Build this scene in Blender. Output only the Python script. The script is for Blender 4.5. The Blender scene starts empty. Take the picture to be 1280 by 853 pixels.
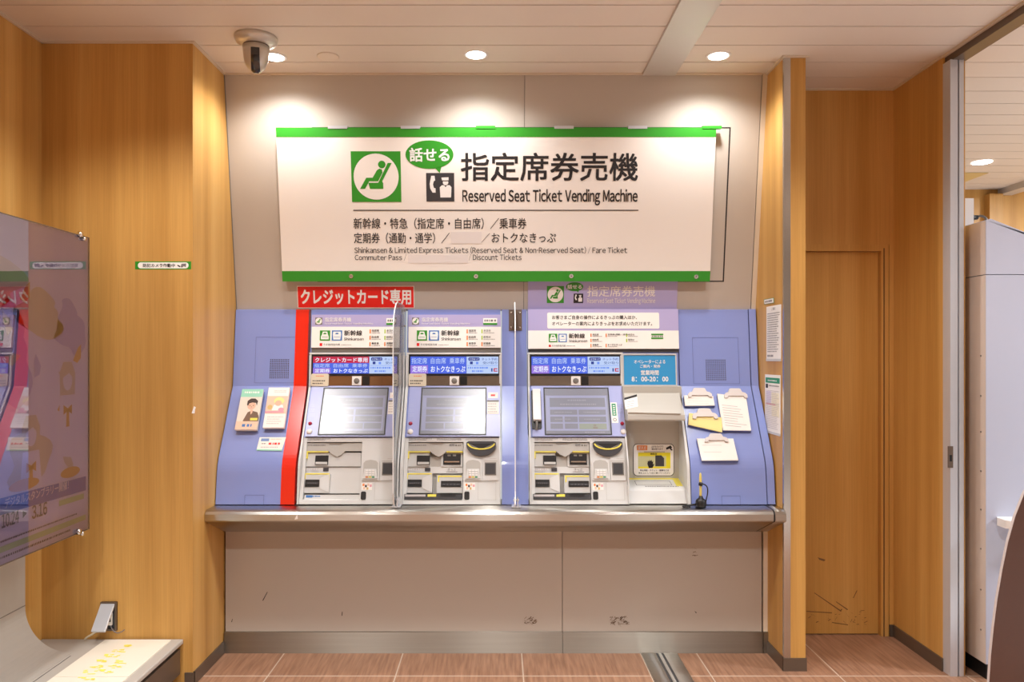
import bpy, bmesh, math, random
from mathutils import Vector, Matrix
random.seed(7)
C = bpy.context.scene.collection
SC = bpy.context.scene

# ------------------------------------------------------------------ camera
# photograph 1280x853; optical axis meets the picture at (625, 445); focal length 940 px
AX, AY, F, EYE = 625.0, 445.0, 940.0, 1.5
cam = bpy.data.cameras.new('camera')
cam.sensor_width = 36.0
cam.lens = 36.0 * F / 1280.0
cam.shift_x = (640 - AX) / 1280.0
cam.shift_y = (AY - 426.5) / 1280.0
cam.clip_start = 0.05
co = bpy.data.objects.new('camera', cam)
C.objects.link(co)
co.location = (0, 0, EYE)
co.rotation_euler = (math.pi / 2, 0, 0)
SC.camera = co

# ------------------------------------------------------------------ view, world, lamps
SC.view_settings.view_transform = 'Standard'
SC.view_settings.look = 'None'
SC.view_settings.exposure = 0.2
SC.view_settings.gamma = 1.0
SC.view_settings.use_curve_mapping = False
SC.cycles.use_denoising = True
SC.cycles.max_bounces = 8
SC.cycles.sample_clamp_indirect = 6.0

w = bpy.data.worlds.new('world')
SC.world = w
w.use_nodes = True
w.node_tree.nodes['Background'].inputs[0].default_value = (0.95, 0.97, 1.0, 1)
w.node_tree.nodes['Background'].inputs[1].default_value = 0.52

CEIL = 2.927
WARM = (1.0, 0.98, 0.955)


def spot(x, y, power, angle=125, blend=0.45, col=WARM, z=CEIL - 0.03, r=0.035, aim=None):
    l = bpy.data.lights.new('lamp', 'SPOT')
    l.energy = power
    l.color = col
    l.spot_size = math.radians(angle)
    l.spot_blend = blend
    l.shadow_soft_size = r
    o = bpy.data.objects.new('lamp', l)
    C.objects.link(o)
    o.location = (x, y, z)
    if aim:
        d = Vector(aim) - Vector((x, y, z))
        o.rotation_euler = d.to_track_quat('-Z', 'Y').to_euler()


def disc(x, y, power, size, col=WARM, z=CEIL - 0.01):
    l = bpy.data.lights.new('added_fill_disc', 'AREA')
    l.shape = 'DISK'
    l.size = size
    l.energy = power
    l.color = col
    o = bpy.data.objects.new('added_fill_disc', l)
    C.objects.link(o)
    o.location = (x, y, z)


DOWN = [(-1.076, 3.587), (-0.114, 3.558), (1.037, 3.572)]
for (x, y) in DOWN:                                  # the three downlights in view
    spot(x, y, 23, 150, 0.75)
for x in (-1.38, -0.10, 1.3):                       # the next rows of the same ceiling
    spot(x, 2.62, 66, 135, 0.6, r=0.10)
for x in (-1.3, 0.0, 1.3):
    spot(x, 0.75, 140, 125, 0.6, r=0.06)
for x in (-1.0, 1.0):
    spot(x, -0.9, 220, 125, 0.7, r=0.08)
spot(3.55, 5.54, 30, 140, 0.6, (1.0, 0.97, 0.96), r=0.08)        # the neighbouring room
disc(4.6, 2.4, 110, 0.5, (0.88, 0.93, 1.0))  # unseen cool discs, added to brighten the neighbouring room
disc(5.0, 4.8, 90, 0.3, (0.88, 0.93, 1.0))


# ------------------------------------------------------------------ materials
def lin(c):
    c = c / 255.0
    return c / 12.92 if c <= 0.04045 else ((c + 0.055) / 1.055) ** 2.4


def S(r, g, b):
    return (lin(r), lin(g), lin(b), 1.0)


MATS = {}


def mat(name, col, rough=0.5, metal=0.0, spec=0.5, coat=0.0, noise=0.0, scale=(8, 8, 8), bump=0.0):
    if name in MATS:
        return MATS[name]
    m = bpy.data.materials.new(name)
    m.use_nodes = True
    n, L = m.node_tree.nodes, m.node_tree.links
    p = n['Principled BSDF']
    p.inputs['Base Color'].default_value = col
    p.inputs['Roughness'].default_value = rough
    p.inputs['Metallic'].default_value = metal
    p.inputs['Specular IOR Level'].default_value = spec
    p.inputs['Coat Weight'].default_value = coat
    p.inputs['Coat Roughness'].default_value = 0.05
    if noise or bump:
        tc = n.new('ShaderNodeTexCoord')
        mp = n.new('ShaderNodeMapping')
        mp.inputs['Scale'].default_value = scale
        nt = n.new('ShaderNodeTexNoise')
        nt.inputs['Scale'].default_value = 1.0
        nt.inputs['Detail'].default_value = 5
        L.new(tc.outputs['Object'], mp.inputs[0])
        L.new(mp.outputs[0], nt.inputs[0])
        if noise:
            mx = n.new('ShaderNodeMix')
            mx.data_type = 'RGBA'
            mx.inputs[6].default_value = tuple(c * (1 - noise) for c in col[:3]) + (1,)
            mx.inputs[7].default_value = tuple(min(1, c * (1 + noise)) for c in col[:3]) + (1,)
            L.new(nt.outputs[0], mx.inputs[0])
            L.new(mx.outputs[2], p.inputs['Base Color'])
        if bump:
            bp = n.new('ShaderNodeBump')
            bp.inputs['Strength'].default_value = bump
            bp.inputs['Distance'].default_value = 0.002
            L.new(nt.outputs[0], bp.inputs['Height'])
            L.new(bp.outputs[0], p.inputs['Normal'])
    MATS[name] = m
    return m


def glow(name, col, strength):
    if name in MATS:
        return MATS[name]
    m = bpy.data.materials.new(name)
    m.use_nodes = True
    p = m.node_tree.nodes['Principled BSDF']
    p.inputs['Base Color'].default_value = (0.01, 0.01, 0.015, 1)
    p.inputs['Emission Color'].default_value = col
    p.inputs['Emission Strength'].default_value = strength / 2 ** SC.view_settings.exposure
    p.inputs['Roughness'].default_value = 0.25
    MATS[name] = m
    return m


def wood_mat(name, c1, c2, c3):
    m = bpy.data.materials.new(name)
    m.use_nodes = True
    n, L = m.node_tree.nodes, m.node_tree.links
    p = n['Principled BSDF']
    tc = n.new('ShaderNodeTexCoord')

    def ntex(sc, det, rough=0.5):
        mp = n.new('ShaderNodeMapping')
        mp.inputs['Scale'].default_value = sc
        nt = n.new('ShaderNodeTexNoise')
        nt.inputs['Scale'].default_value = 1
        nt.inputs['Detail'].default_value = det
        nt.inputs['Roughness'].default_value = rough
        L.new(tc.outputs['Object'], mp.inputs[0])
        L.new(mp.outputs[0], nt.inputs[0])
        return nt
    broad = ntex((9, 9, 0.18), 3)
    fine = ntex((160, 160, 3.0), 4, 0.6)
    cr = n.new('ShaderNodeValToRGB')
    cr.color_ramp.elements[0].position = 0.3
    cr.color_ramp.elements[0].color = c1
    cr.color_ramp.elements[1].position = 0.72
    cr.color_ramp.elements[1].color = c3
    e = cr.color_ramp.elements.new(0.5)
    e.color = c2
    L.new(broad.outputs[0], cr.inputs[0])
    mx = n.new('ShaderNodeMix')
    mx.data_type = 'RGBA'
    mx.blend_type = 'MULTIPLY'
    mx.inputs[0].default_value = 0.35
    cr2 = n.new('ShaderNodeValToRGB')
    cr2.color_ramp.elements[0].position = 0.3
    cr2.color_ramp.elements[0].color = (0.72, 0.68, 0.6, 1)
    cr2.color_ramp.elements[1].position = 0.7
    cr2.color_ramp.elements[1].color = (1.1, 1.1, 1.1, 1)
    L.new(fine.outputs[0], cr2.inputs[0])
    L.new(cr.outputs[0], mx.inputs[6])
    L.new(cr2.outputs[0], mx.inputs[7])
    L.new(mx.outputs[2], p.inputs['Base Color'])
    p.inputs['Roughness'].default_value = 0.42
    p.inputs['Specular IOR Level'].default_value = 0.35
    MATS[name] = m
    return m


def tile_mat():
    m = bpy.data.materials.new('floor_tiles')
    m.use_nodes = True
    n, L = m.node_tree.nodes, m.node_tree.links
    p = n['Principled BSDF']
    tc = n.new('ShaderNodeTexCoord')
    sp = n.new('ShaderNodeSeparateXYZ')
    L.new(tc.outputs['Object'], sp.inputs[0])

    def mth(op, a, b=None):
        q = n.new('ShaderNodeMath')
        q.operation = op
        for i, v in enumerate((a, b)):
            if v is None:
                continue
            if isinstance(v, (int, float)):
                q.inputs[i].default_value = v
            else:
                L.new(v, q.inputs[i])
        return q.outputs[0]

    def line(sock, off, per, half):
        a = mth('SUBTRACT', sock, off)
        a = mth('DIVIDE', a, per)
        a = mth('FRACT', mth('ADD', a, 100.5))
        a = mth('ABSOLUTE', mth('SUBTRACT', a, 0.5))
        return mth('LESS_THAN', a, half / per)
    T = 0.598
    left = mth('LESS_THAN', sp.outputs[0], 0.8)
    lx = mth('MULTIPLY', line(sp.outputs[0], -1.087, T, 0.0028), left)
    rx = mth('MULTIPLY', line(sp.outputs[0], 0.990, T, 0.0028), mth('SUBTRACT', 1.0, left))
    ly = line(sp.outputs[1], 3.52, T, 0.0035)
    g = mth('MAXIMUM', mth('MAXIMUM', lx, rx), ly)
    # streaky grain
    mp = n.new('ShaderNodeMapping')
    mp.inputs['Rotation'].default_value = (0, 0, 0.5)
    mp.inputs['Scale'].default_value = (70, 5, 1)
    nt = n.new('ShaderNodeTexNoise')
    nt.inputs['Scale'].default_value = 1
    nt.inputs['Detail'].default_value = 6
    L.new(tc.outputs['Object'], mp.inputs[0])
    L.new(mp.outputs[0], nt.inputs[0])
    cr = n.new('ShaderNodeValToRGB')
    cr.color_ramp.elements[0].position = 0.32
    cr.color_ramp.elements[0].color = S(138, 100, 77)
    cr.color_ramp.elements[1].position = 0.7
    cr.color_ramp.elements[1].color = S(172, 131, 104)
    L.new(nt.outputs[0], cr.inputs[0])
    mx = n.new('ShaderNodeMix')
    mx.data_type = 'RGBA'
    L.new(g, mx.inputs[0])
    L.new(cr.outputs[0], mx.inputs[6])
    mx.inputs[7].default_value = S(196, 178, 160)
    L.new(mx.outputs[2], p.inputs['Base Color'])
    p.inputs['Roughness'].default_value = 0.45
    MATS['floor_tiles'] = m
    return m


def clear_mat(name, haze, tint=(0.97, 0.98, 0.98, 1)):
    m = bpy.data.materials.new(name)
    m.use_nodes = True
    n, L = m.node_tree.nodes, m.node_tree.links
    n.remove(n['Principled BSDF'])
    out = n['Material Output']
    tr = n.new('ShaderNodeBsdfTransparent')
    tr.inputs[0].default_value = tint
    gl = n.new('ShaderNodeBsdfGlossy')
    gl.inputs['Roughness'].default_value = 0.04
    df = n.new('ShaderNodeBsdfDiffuse')
    df.inputs[0].default_value = (0.95, 0.96, 0.97, 1)
    tl = n.new('ShaderNodeBsdfTranslucent')
    tl.inputs[0].default_value = (0.95, 0.96, 0.97, 1)
    ad = n.new('ShaderNodeMixShader')
    L.new(df.outputs[0], ad.inputs[1])
    L.new(tl.outputs[0], ad.inputs[2])
    df = ad
    fr = n.new('ShaderNodeFresnel')
    fr.inputs[0].default_value = 1.42
    m1 = n.new('ShaderNodeMixShader')
    m1.inputs[0].default_value = haze
    L.new(tr.outputs[0], m1.inputs[1])
    L.new(df.outputs[0], m1.inputs[2])
    m2 = n.new('ShaderNodeMixShader')
    L.new(fr.outputs[0], m2.inputs[0])
    L.new(m1.outputs[0], m2.inputs[1])
    L.new(gl.outputs[0], m2.inputs[2])
    L.new(m2.outputs[0], out.inputs[0])
    MATS[name] = m
    return m


WOOD = wood_mat('wood_veneer', S(190, 142, 74), S(207, 159, 88), S(219, 175, 105))
DOORWOOD = wood_mat('door_veneer', S(190, 140, 70), S(203, 153, 82), S(213, 165, 96))
TILES = tile_mat()
GREIGE = mat('greige_panel', S(186, 177, 167), 0.5, noise=0.03, scale=(1.5, 1.5, 3))
GREIGE2 = mat('lower_panel', S(180, 169, 158), 0.5, noise=0.03, scale=(2, 2, 3))
CEILM = mat('ceiling_board', S(224, 213, 200), 0.6, noise=0.02, scale=(2, 2, 2))
GROOVE = mat('ceiling_groove', S(66, 50, 40), 0.8)
TRIMM = mat('pale_trim', S(214, 200, 180), 0.45)
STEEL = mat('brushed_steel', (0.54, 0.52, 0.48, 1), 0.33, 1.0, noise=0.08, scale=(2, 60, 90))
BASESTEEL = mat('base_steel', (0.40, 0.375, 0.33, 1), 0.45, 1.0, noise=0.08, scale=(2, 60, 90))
for m_ in (STEEL, BASESTEEL):                       # brushed along X: reflections stretch up and down
    tn = m_.node_tree.nodes.new('ShaderNodeTangent')
    tn.direction_type = 'RADIAL'
    tn.axis = 'Z'
    pb = m_.node_tree.nodes['Principled BSDF']
    pb.inputs['Anisotropic'].default_value = 0.97
    pb.inputs['Anisotropic Rotation'].default_value = 0.25
    m_.node_tree.links.new(tn.outputs[0], pb.inputs['Tangent'])
STEELV = mat('steel_strip', (0.58, 0.56, 0.53, 1), 0.2, 1.0, noise=0.08, scale=(60, 60, 3))
ALU = mat('aluminium', S(206, 208, 214), 0.3, 0.3, noise=0.05, scale=(30, 30, 2))
RAILM = mat('rail_grey', S(204, 200, 194), 0.35, 0.25, noise=0.04, scale=(3, 3, 3))
BASEB = mat('base_brown', S(104, 90, 78), 0.35, 0.35)
BLACK = mat('black', S(22, 22, 24), 0.4)
INK = mat('ink', S(30, 26, 28), 0.6)
GREYINK = mat('grey_ink', S(120, 116, 118), 0.6)
PALEINK = mat('pale_ink', S(196, 190, 190), 0.6)
WHITE = mat('white', S(240, 238, 236), 0.45)
PAPER = mat('paper', S(244, 241, 236), 0.6)
SIGNW = mat('sign_white', S(240, 234, 228), 0.35)
PATCH = mat('sign_patch', S(230, 224, 222), 0.4)
GREEN = mat('sign_green', S(48, 146, 38), 0.4)
RED = mat('sign_red', S(228, 24, 16), 0.4)
STRIPE = mat('stripe_red', S(232, 44, 22), 0.25)
LAV = mat('lavender', S(178, 170, 214), 0.35)
BLUE = mat('cabinet_blue', S(136, 152, 214), 0.25, coat=0.3)
BLUEL = mat('cabinet_line', S(92, 106, 168), 0.4)
BEZEL = mat('bezel_blue', S(164, 172, 220), 0.3)
CREAM = mat('machine_cream', S(214, 215, 214), 0.38)
SILVER = mat('machine_silver', S(201, 202, 201), 0.35)
SHADE = mat('machine_grey', S(182, 180, 175), 0.4)
BOOTH = mat('booth_grey', S(192, 189, 181), 0.45)
YEL = mat('yellow_mark', S(236, 222, 92), 0.5)
DKGREY = mat('dark_grey', S(60, 60, 64), 0.35)
MIDGREY = mat('mid_grey', S(122, 118, 112), 0.4)
SIGNBLUE = mat('panel_blue', S(52, 150, 208), 0.4)
ICONBLUE = mat('icon_blue', S(66, 122, 190), 0.4)
ORANGE = mat('orange_mark', S(236, 140, 70), 0.5)
LIME = mat('lime_mark', S(176, 208, 70), 0.5)
TEAL = mat('teal_print', S(40, 150, 110), 0.5)
MINT = mat('mint_print', S(150, 214, 190), 0.5)
CHROME = mat('chrome', (0.75, 0.75, 0.75, 1), 0.12, 1.0)
BRONZE = mat('bracket_bronze', S(120, 104, 92), 0.35, 0.5)
CAMW = mat('camera_silver', S(206, 200, 190), 0.28, 0.35)
LENS = mat('camera_window', S(36, 34, 36), 0.12, coat=0.6)
SCREEN = mat('touch_screen', S(132, 138, 158), 0.26, 0.0, 1.0)
SCRLINE = mat('screen_box', S(122, 127, 143), 0.26, 0.0, 1.0)
SCRPALE = mat('screen_pale', S(146, 154, 190), 0.26, 0.0, 1.0)
STXT = mat('screen_text', S(146, 150, 164), 0.26, 0.0, 1.0)
ACRYL = clear_mat('veiled_acrylic', 0.26)  # white haze mixed in for the veil of reflected light
EDGEM = mat('acrylic_edge_glow', S(236, 238, 240), 0.3)  # glow of the sheet edges painted as plain white
LAMP = glow('lamp_disc', (1, 0.93, 0.82, 1), 14)
LAMPC = glow('lamp_cool', (1, 0.98, 1.0, 1), 10)
L_BLUE = glow('lcd_blue', S(74, 104, 226), 1.0)
L_PURP = glow('lcd_purple', S(150, 118, 220), 1.0)
L_PALE = glow('lcd_pale', S(188, 208, 246), 1.0)
L_WHITE = glow('lcd_white', S(236, 242, 255), 1.1)
L_RED = glow('lcd_red', S(196, 34, 70), 1.0)
L_NAVY = glow('lcd_navy', S(36, 62, 150), 0.9)
L_LBLUE = glow('lcd_lblue', S(110, 146, 240), 1.0)
CABW = mat('cabinet_white', S(198, 203, 222), 0.45)
CABS = mat('cabinet_beige', S(222, 208, 198), 0.5)
BROWN = mat('dark_brown', S(84, 54, 42), 0.42, noise=0.08, scale=(60, 60, 60))
SKIN = mat('print_skin', S(224, 184, 160), 0.6)
HAIR = mat('print_hair', S(64, 46, 40), 0.6)
JACKET = mat('print_jacket', S(118, 92, 74), 0.6)
PEACH = mat('print_peach', S(236, 200, 176), 0.6)
ROSE = mat('print_rose', S(226, 160, 176), 0.6)
TAN = mat('print_tan', S(214, 182, 120), 0.6)
CABLE = mat('cable_beige', S(216, 204, 178), 0.5)
FOLD = mat('yellow_paper', S(246, 228, 150), 0.6)
CLAD = mat('cladding', S(180, 174, 166), 0.45, noise=0.02, scale=(2, 2, 2))
PLATE = mat('platform_plate', S(236, 228, 212), 0.5)
BROWNSTAIN = mat('stain', S(98, 74, 52), 0.7)
SCUFF = mat('scuff', S(116, 82, 46), 0.6)


# ------------------------------------------------------------------ planes & pixels
class Pl:
    """a plane with right axis U, up axis V and outward normal N"""

    def __init__(s, O, U, V):
        s.O, s.U, s.V = Vector(O), Vector(U).normalized(), Vector(V).normalized()
        s.N = s.U.cross(s.V)

    def at(s, u, v, n=0.0):
        return s.O + s.U * u + s.V * v + s.N * n

    def uv(s, px, py, n=0.0):
        d = Vector(((px - AX) / F, 1.0, -(py - AY) / F))
        e = Vector((0, 0, EYE))
        o = s.O + s.N * n
        t = (o - e).dot(s.N) / d.dot(s.N)
        q = e + d * t - o
        return q.dot(s.U), q.dot(s.V)

    def box(s, x0, y0, x1, y1):
        cx, cy = (x0 + x1) / 2, (y0 + y1) / 2
        return s.uv(x0, cy)[0], s.uv(cx, y1)[1], s.uv(x1, cy)[0], s.uv(cx, y0)[1]


def slope(a, b):
    """plane facing the viewer through the profile points a (top) and b (bottom), each (Y, Z)"""
    return Pl((0, b[0], b[1]), (1, 0, 0), (0, a[0] - b[0], a[1] - b[1]))


_txt = {}


def text_mesh(body, bold, res=2):
    k = (body, bold)
    if k not in _txt:
        c = bpy.data.curves.new('t', 'FONT')
        c.body = body
        c.size = 1.0
        c.resolution_u = res
        o = bpy.data.objects.new('t', c)
        C.objects.link(o)
        dg = bpy.context.evaluated_depsgraph_get()
        dg.update()
        me = o.evaluated_get(dg).to_mesh()
        vs = [(v.co.x, v.co.y) for v in me.vertices]
        fs = [tuple(p.vertices) for p in me.polygons]
        o.evaluated_get(dg).to_mesh_clear()
        bpy.data.objects.remove(o)
        bpy.data.curves.remove(c)
        _txt[k] = (vs, fs)
    return _txt[k]


def fat(vs, fs, e):
    V, Q = [], []                                # (x, y, step): the copies lie a hair apart
    for s_, (dx, dy) in enumerate( ((-e, -e), (e, -e), (e, e), (-e, e))):
        k = len(V)
        V += [(x + dx, y + dy, s_ * 0.00012) for x, y in vs]
        Q += [tuple(i + k for i in f) for f in fs]
    return V, Q


def latin_mesh(body, bold):
    """proportional setting of a Latin line"""
    k = ('latin', body, bold)
    if k not in _txt:
        V, Fc, x = [], [], 0.0
        for ch in body:
            if ch == ' ':
                x += 0.27
                continue
            vs, fs = text_mesh(chr(ord(ch) + 0xFEE0), bold)
            x0, x1 = min(p[0] for p in vs), max(p[0] for p in vs)
            if ch in '/-':
                vs = [((p[0] - x0) * 0.42, p[1]) for p in vs]
                x1, x0 = (x1 - x0) * 0.42, 0.0
            b0 = len(V)
            V += [(p[0] - x0 + x, p[1]) for p in vs]
            Fc += [tuple(i + b0 for i in f) for f in fs]
            x += x1 - x0 + 0.085
        _txt[k] = (V, Fc)
    return _txt[k]


class MB:
    def __init__(s):
        s.v, s.f, s.m, s.mats = [], [], [], []
        s.sm = []

    def mi(s, m):
        if m not in s.mats:
            s.mats.append(m)
        return s.mats.index(m)

    def add(s, vs, fs, m, smooth=False):
        b = len(s.v)
        s.v += [tuple(p) for p in vs]
        i = s.mi(m)
        for f in fs:
            s.f.append([b + k for k in f])
            s.m.append(i)
            s.sm.append(smooth)
        return s

    def box(s, x0, x1, y0, y1, z0, z1, m):
        return s.pbox(Pl((0, 0, 0), (1, 0, 0), (0, 0, 1)), x0, x1, z0, z1, -y1, -y0, m)

    def pbox(s, pl, u0, u1, v0, v1, n0, n1, m):
        return s.poly(pl, [(u0, v0), (u1, v0), (u1, v1), (u0, v1)], n0, n1, m)

    def poly(s, pl, pts, n0, n1, m, side=None):
        k = len(pts)
        ar = sum(pts[i][0] * pts[(i + 1) % k][1] - pts[(i + 1) % k][0] * pts[i][1] for i in range(k))
        if ar < 0:
            pts = pts[::-1]
        if n0 == n1:
            return s.add([pl.at(u, v, n1) for u, v in pts], [list(range(k))], m)
        vs = [pl.at(u, v, n1) for u, v in pts] + [pl.at(u, v, n0) for u, v in pts]
        s.add(vs, [list(range(k)), list(range(2 * k - 1, k - 1, -1))], m)
        return s.add(vs, [[i, k + i, k + (i + 1) % k, (i + 1) % k] for i in range(k)], side or m)

    def ring(s, pl, u0, v0, u1, v1, t, n0, n1, m):
        s.pbox(pl, u0, u1, v0, v0 + t, n0, n1, m)
        s.pbox(pl, u0, u1, v1 - t, v1, n0, n1, m)
        s.pbox(pl, u0, u0 + t, v0 + t, v1 - t, n0, n1, m)
        return s.pbox(pl, u1 - t, u1, v0 + t, v1 - t, n0, n1, m)

    def prism(s, pts, x0, x1, m, side=None):
        """(Y, Z) outline drawn out along X"""
        pl = Pl((0, 0, 0), (0, 1, 0), (0, 0, 1))
        return s.poly(pl, pts, x0, x1, m, side)

    def disc(s, pl, u, v, ru, rv, n0, n1, m, k=28):
        return s.poly(pl, [(u + ru * math.cos(2 * math.pi * i / k), v + rv * math.sin(2 * math.pi * i / k))
                           for i in range(k)], n0, n1, m)

    def rrect(s, pl, u0, v0, u1, v1, r, n0, n1, m):
        pts = []
        for cx, cy, a in ((u1 - r, v1 - r, 0), (u0 + r, v1 - r, 90), (u0 + r, v0 + r, 180), (u1 - r, v0 + r, 270)):
            for i in range(6):
                t = math.radians(a + 18 * i)
                pts.append((cx + r * math.cos(t), cy + r * math.sin(t)))
        return s.poly(pl, pts, n0, n1, m)

    def lathe(s, O, axis, prof, m, k=32):
        """prof: (distance along the axis, radius)"""
        a = Vector(axis).normalized()
        b = a.orthogonal().normalized()
        c = a.cross(b)
        vs, fs = [], []
        for (h, r) in prof:
            for i in range(k):
                t = 2 * math.pi * i / k
                vs.append(Vector(O) + a * h + (b * math.cos(t) + c * math.sin(t)) * r)
        for j in range(len(prof) - 1):
            for i in range(k):
                fs.append([j * k + i, j * k + (i + 1) % k, (j + 1) * k + (i + 1) % k, (j + 1) * k + i])
        fs.append(list(range(k))[::-1])
        fs.append([(len(prof) - 1) * k + i for i in range(k)])
        return s.add(vs, fs, m, True)

    def tube(s, pts, r, m, k=8):
        P = [Vector(p) for p in pts]
        for _ in range(2):
            Q = [P[0]]
            for a, b in zip(P, P[1:]):
                Q += [a * 0.75 + b * 0.25, a * 0.25 + b * 0.75]
            P = Q + [P[-1]]
        vs, fs = [], []
        ref = Vector((0.31, 0.17, 0.93))
        for i, p in enumerate(P):
            d = (P[min(i + 1, len(P) - 1)] - P[max(i - 1, 0)]).normalized()
            x = d.cross(ref).normalized()
            y = d.cross(x)
            for j in range(k):
                t = 2 * math.pi * j / k
                vs.append(p + (x * math.cos(t) + y * math.sin(t)) * r)
        for i in range(len(P) - 1):
            for j in range(k):
                fs.append([i * k + j, i * k + (j + 1) % k, (i + 1) * k + (j + 1) % k, (i + 1) * k + j])
        fs += [list(range(k)), [(len(P) - 1) * k + j for j in range(k)]]
        return s.add(vs, fs, m, True)

    def text(s, pl, body, box, m, n=0.0012, bold=0.0, du=0.0, skew=0.0):
        """lettering that fills the box (u0, v0, u1, v1) of the plane"""
        vs, fs = (latin_mesh if body.isascii() else text_mesh)(body, 0.0)
        if not vs:
            return s
        if body.isascii():
            bold += 0.008
        if bold:
            vs, fs = fat(vs, fs, bold * 0.9)
        xs, ys = [p[0] for p in vs], [p[1] for p in vs]
        x0, x1, y0, y1 = min(xs), max(xs), min(ys), max(ys)
        u0, v0, u1, v1 = box
        P = []
        for p_ in vs:
            x, y, dn = p_ if len(p_) == 3 else (*p_, 0.0)
            a, b = (x - x0) / max(1e-6, x1 - x0), (y - y0) / max(1e-6, y1 - y0)
            P.append(pl.at(u0 + du + a * (u1 - u0) + skew * b, v0 + b * (v1 - v0), n + dn))
        return s.add(P, fs, m)

    def ptext(s, pl, body, x0, y0, x1, y1, m, n=0.0012, bold=0.0, du=0.0):
        return s.text(pl, body, pl.box(x0, y0, x1, y1), m, n, bold, du)

    def prect(s, pl, x0, y0, x1, y1, m, n0=0.0, n1=0.001, du=0.0):
        u0, v0, u1, v1 = pl.box(x0, y0, x1, y1)
        return s.pbox(pl, u0 + du, u1 + du, v0, v1, n0, n1, m)

    def ppoly(s, pl, pts, m, n0=0.0, n1=0.001, du=0.0):
        q = [pl.uv(*p) for p in pts]
        return s.poly(pl, [(u + du, v) for u, v in q], n0, n1, m)

    def dashes(s, pl, box, m, n=0.0012, rows=1, seed=1, fill=0.62, gap=0.45):
        """print too small to read: rows of short strokes"""
        rnd = random.Random(seed)
        u0, v0, u1, v1 = box
        h = (v1 - v0) / rows
        for r in range(rows):
            top = v1 - r * h
            u = u0
            end = u1 - (rnd.random() * 0.25 * (u1 - u0) if rows > 1 else 0)
            while u < end - 0.2 * h:
                wd = h * rnd.uniform(0.35, 1.0) * fill
                s.pbox(pl, u, min(end, u + wd), top - h * (0.2 + fill * 0.8), top - h * 0.2, n, n, m)
                u += wd + h * fill * gap * rnd.uniform(0.5, 1.1)
        return s

    def build(s, name, parent=None, bevel=0.0, seg=2, angle=40):
        me = bpy.data.meshes.new(name)
        me.from_pydata(s.v, [], s.f)
        for m in s.mats:
            me.materials.append(m)
        me.polygons.foreach_set('material_index', s.m)
        me.polygons.foreach_set('use_smooth', s.sm)
        me.update()
        o = bpy.data.objects.new(name, me)
        C.objects.link(o)
        if parent:
            o.parent = parent
            q, base = parent, Vector((0, 0, 0))
            while q:
                base += q.location
                q = q.parent
            o.location = -base
        if bevel:
            b = o.modifiers.new('bevel', 'BEVEL')
            b.width = bevel
            b.segments = seg
            b.limit_method = 'ANGLE'
            b.angle_limit = math.radians(angle)
        return o


def thing(name, label, cat, loc=(0, 0, 0), group=None):
    o = bpy.data.objects.new(name, None)
    o.empty_display_size = 0.1
    C.objects.link(o)
    o.location = loc
    return tag(o, label, cat, group)


def tag(o, label, cat, group=None):
    o['label'] = label
    o['category'] = cat
    if group:
        o['group'] = group
    return o


def struct(mb, name, bevel=0.0):
    o = mb.build(name, None, bevel)
    o['kind'] = 'structure'
    return o


FRONT = Pl((0, 0, 0), (1, 0, 0), (0, 0, 1))           # u = X, v = Z, n = -Y


def frontal(y):
    return Pl((0, y, 0), (1, 0, 0), (0, 0, 1))


def Xat(px, Y):
    return (px - AX) * Y / F


def Zat(py, Y):
    return EYE - (py - AY) * Y / F


# ------------------------------------------------------------------ room
XL, XC, YC = -2.081, -1.395, 3.414          # left wall, face of the left block, front of the left block
YB = 3.80                                    # lower wall
XR0, XR1, YR = 1.352, 1.454, 3.578          # right pillar
YD, XW = 4.02, 2.105                         # door recess, right wall
XN = 1.322

b = MB()
b.box(-2.3, 2.4, -2.5, 7.0, -0.06, 0.0, TILES)
b.box(2.4, 7.0, -2.5, 7.0, -0.06, 0.0, mat('bounce_floor', S(214, 210, 208), 0.4))  # unseen floor next door, made pale to bounce whiter light
struct(b, 'floor')

# ceiling boards with open joints
b = MB()
b.box(-2.3, 7.0, -2.5, 7.0, CEIL + 0.006, CEIL + 0.05, GROOVE)
y = 3.057 - 0.199 * 27
while y < 6.9:
    b.box(-2.3, 7.0, y + 0.0034, y + 0.199 - 0.0034, CEIL, CEIL + 0.008, CEILM)
    y += 0.199
struct(b, 'ceiling')

b = MB()
b.box(XL - 0.1, XL, -2.5, YC, 0, CEIL, WOOD)
struct(b, 'wall_left')
b = MB()
b.box(XL - 0.1, XC, YC, 4.2, 0, CEIL, WOOD)
struct(b, 'wall_left_block')

# leaning upper wall
WT, WB = (3.80, CEIL), (3.98, 1.744)
UPW = slope(WT, WB)
b = MB()
seam = Xat(656, 3.8)
for x0, x1 in ((XC, seam - 0.0015), (seam + 0.0015, XN + 0.002)):
    b.prism([WT, WB, (WB[0] + 0.02, WB[1]), (WT[0] + 0.02, WT[1])], x0, x1, GREIGE)
b.prism([(WT[0] + 0.006, WT[1]), (WB[0] + 0.006, WB[1]), (4.1, WB[1]), (4.1, WT[1])], XC, XR0, MIDGREY)
struct(b, 'wall_back_upper')
b = MB()                                     # pale side trims of the leaning wall
b.prism([(3.797, CEIL), (3.977, 1.744), (4.0, 1.744), (4.0, CEIL)], XN + 0.006, XR0, TRIMM)
b.prism([(3.797, CEIL), (3.977, 1.744), (4.0, 1.744), (4.0, CEIL)], XC, XC + 0.004, MIDGREY)
struct(b, 'trim_1')

b = MB()
s2 = Xat(703, YB)
for x0, x1 in ((XC + 0.008, s2 - 0.0015), (s2 + 0.0015, XN)):
    b.box(x0, x1, YB, YB + 0.03, 0.1, 0.611, GREIGE2)
b.box(XC, XR0, YB + 0.031, YB + 0.25, 0.0, 0.612, INK)
lo = frontal(YB)
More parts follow.
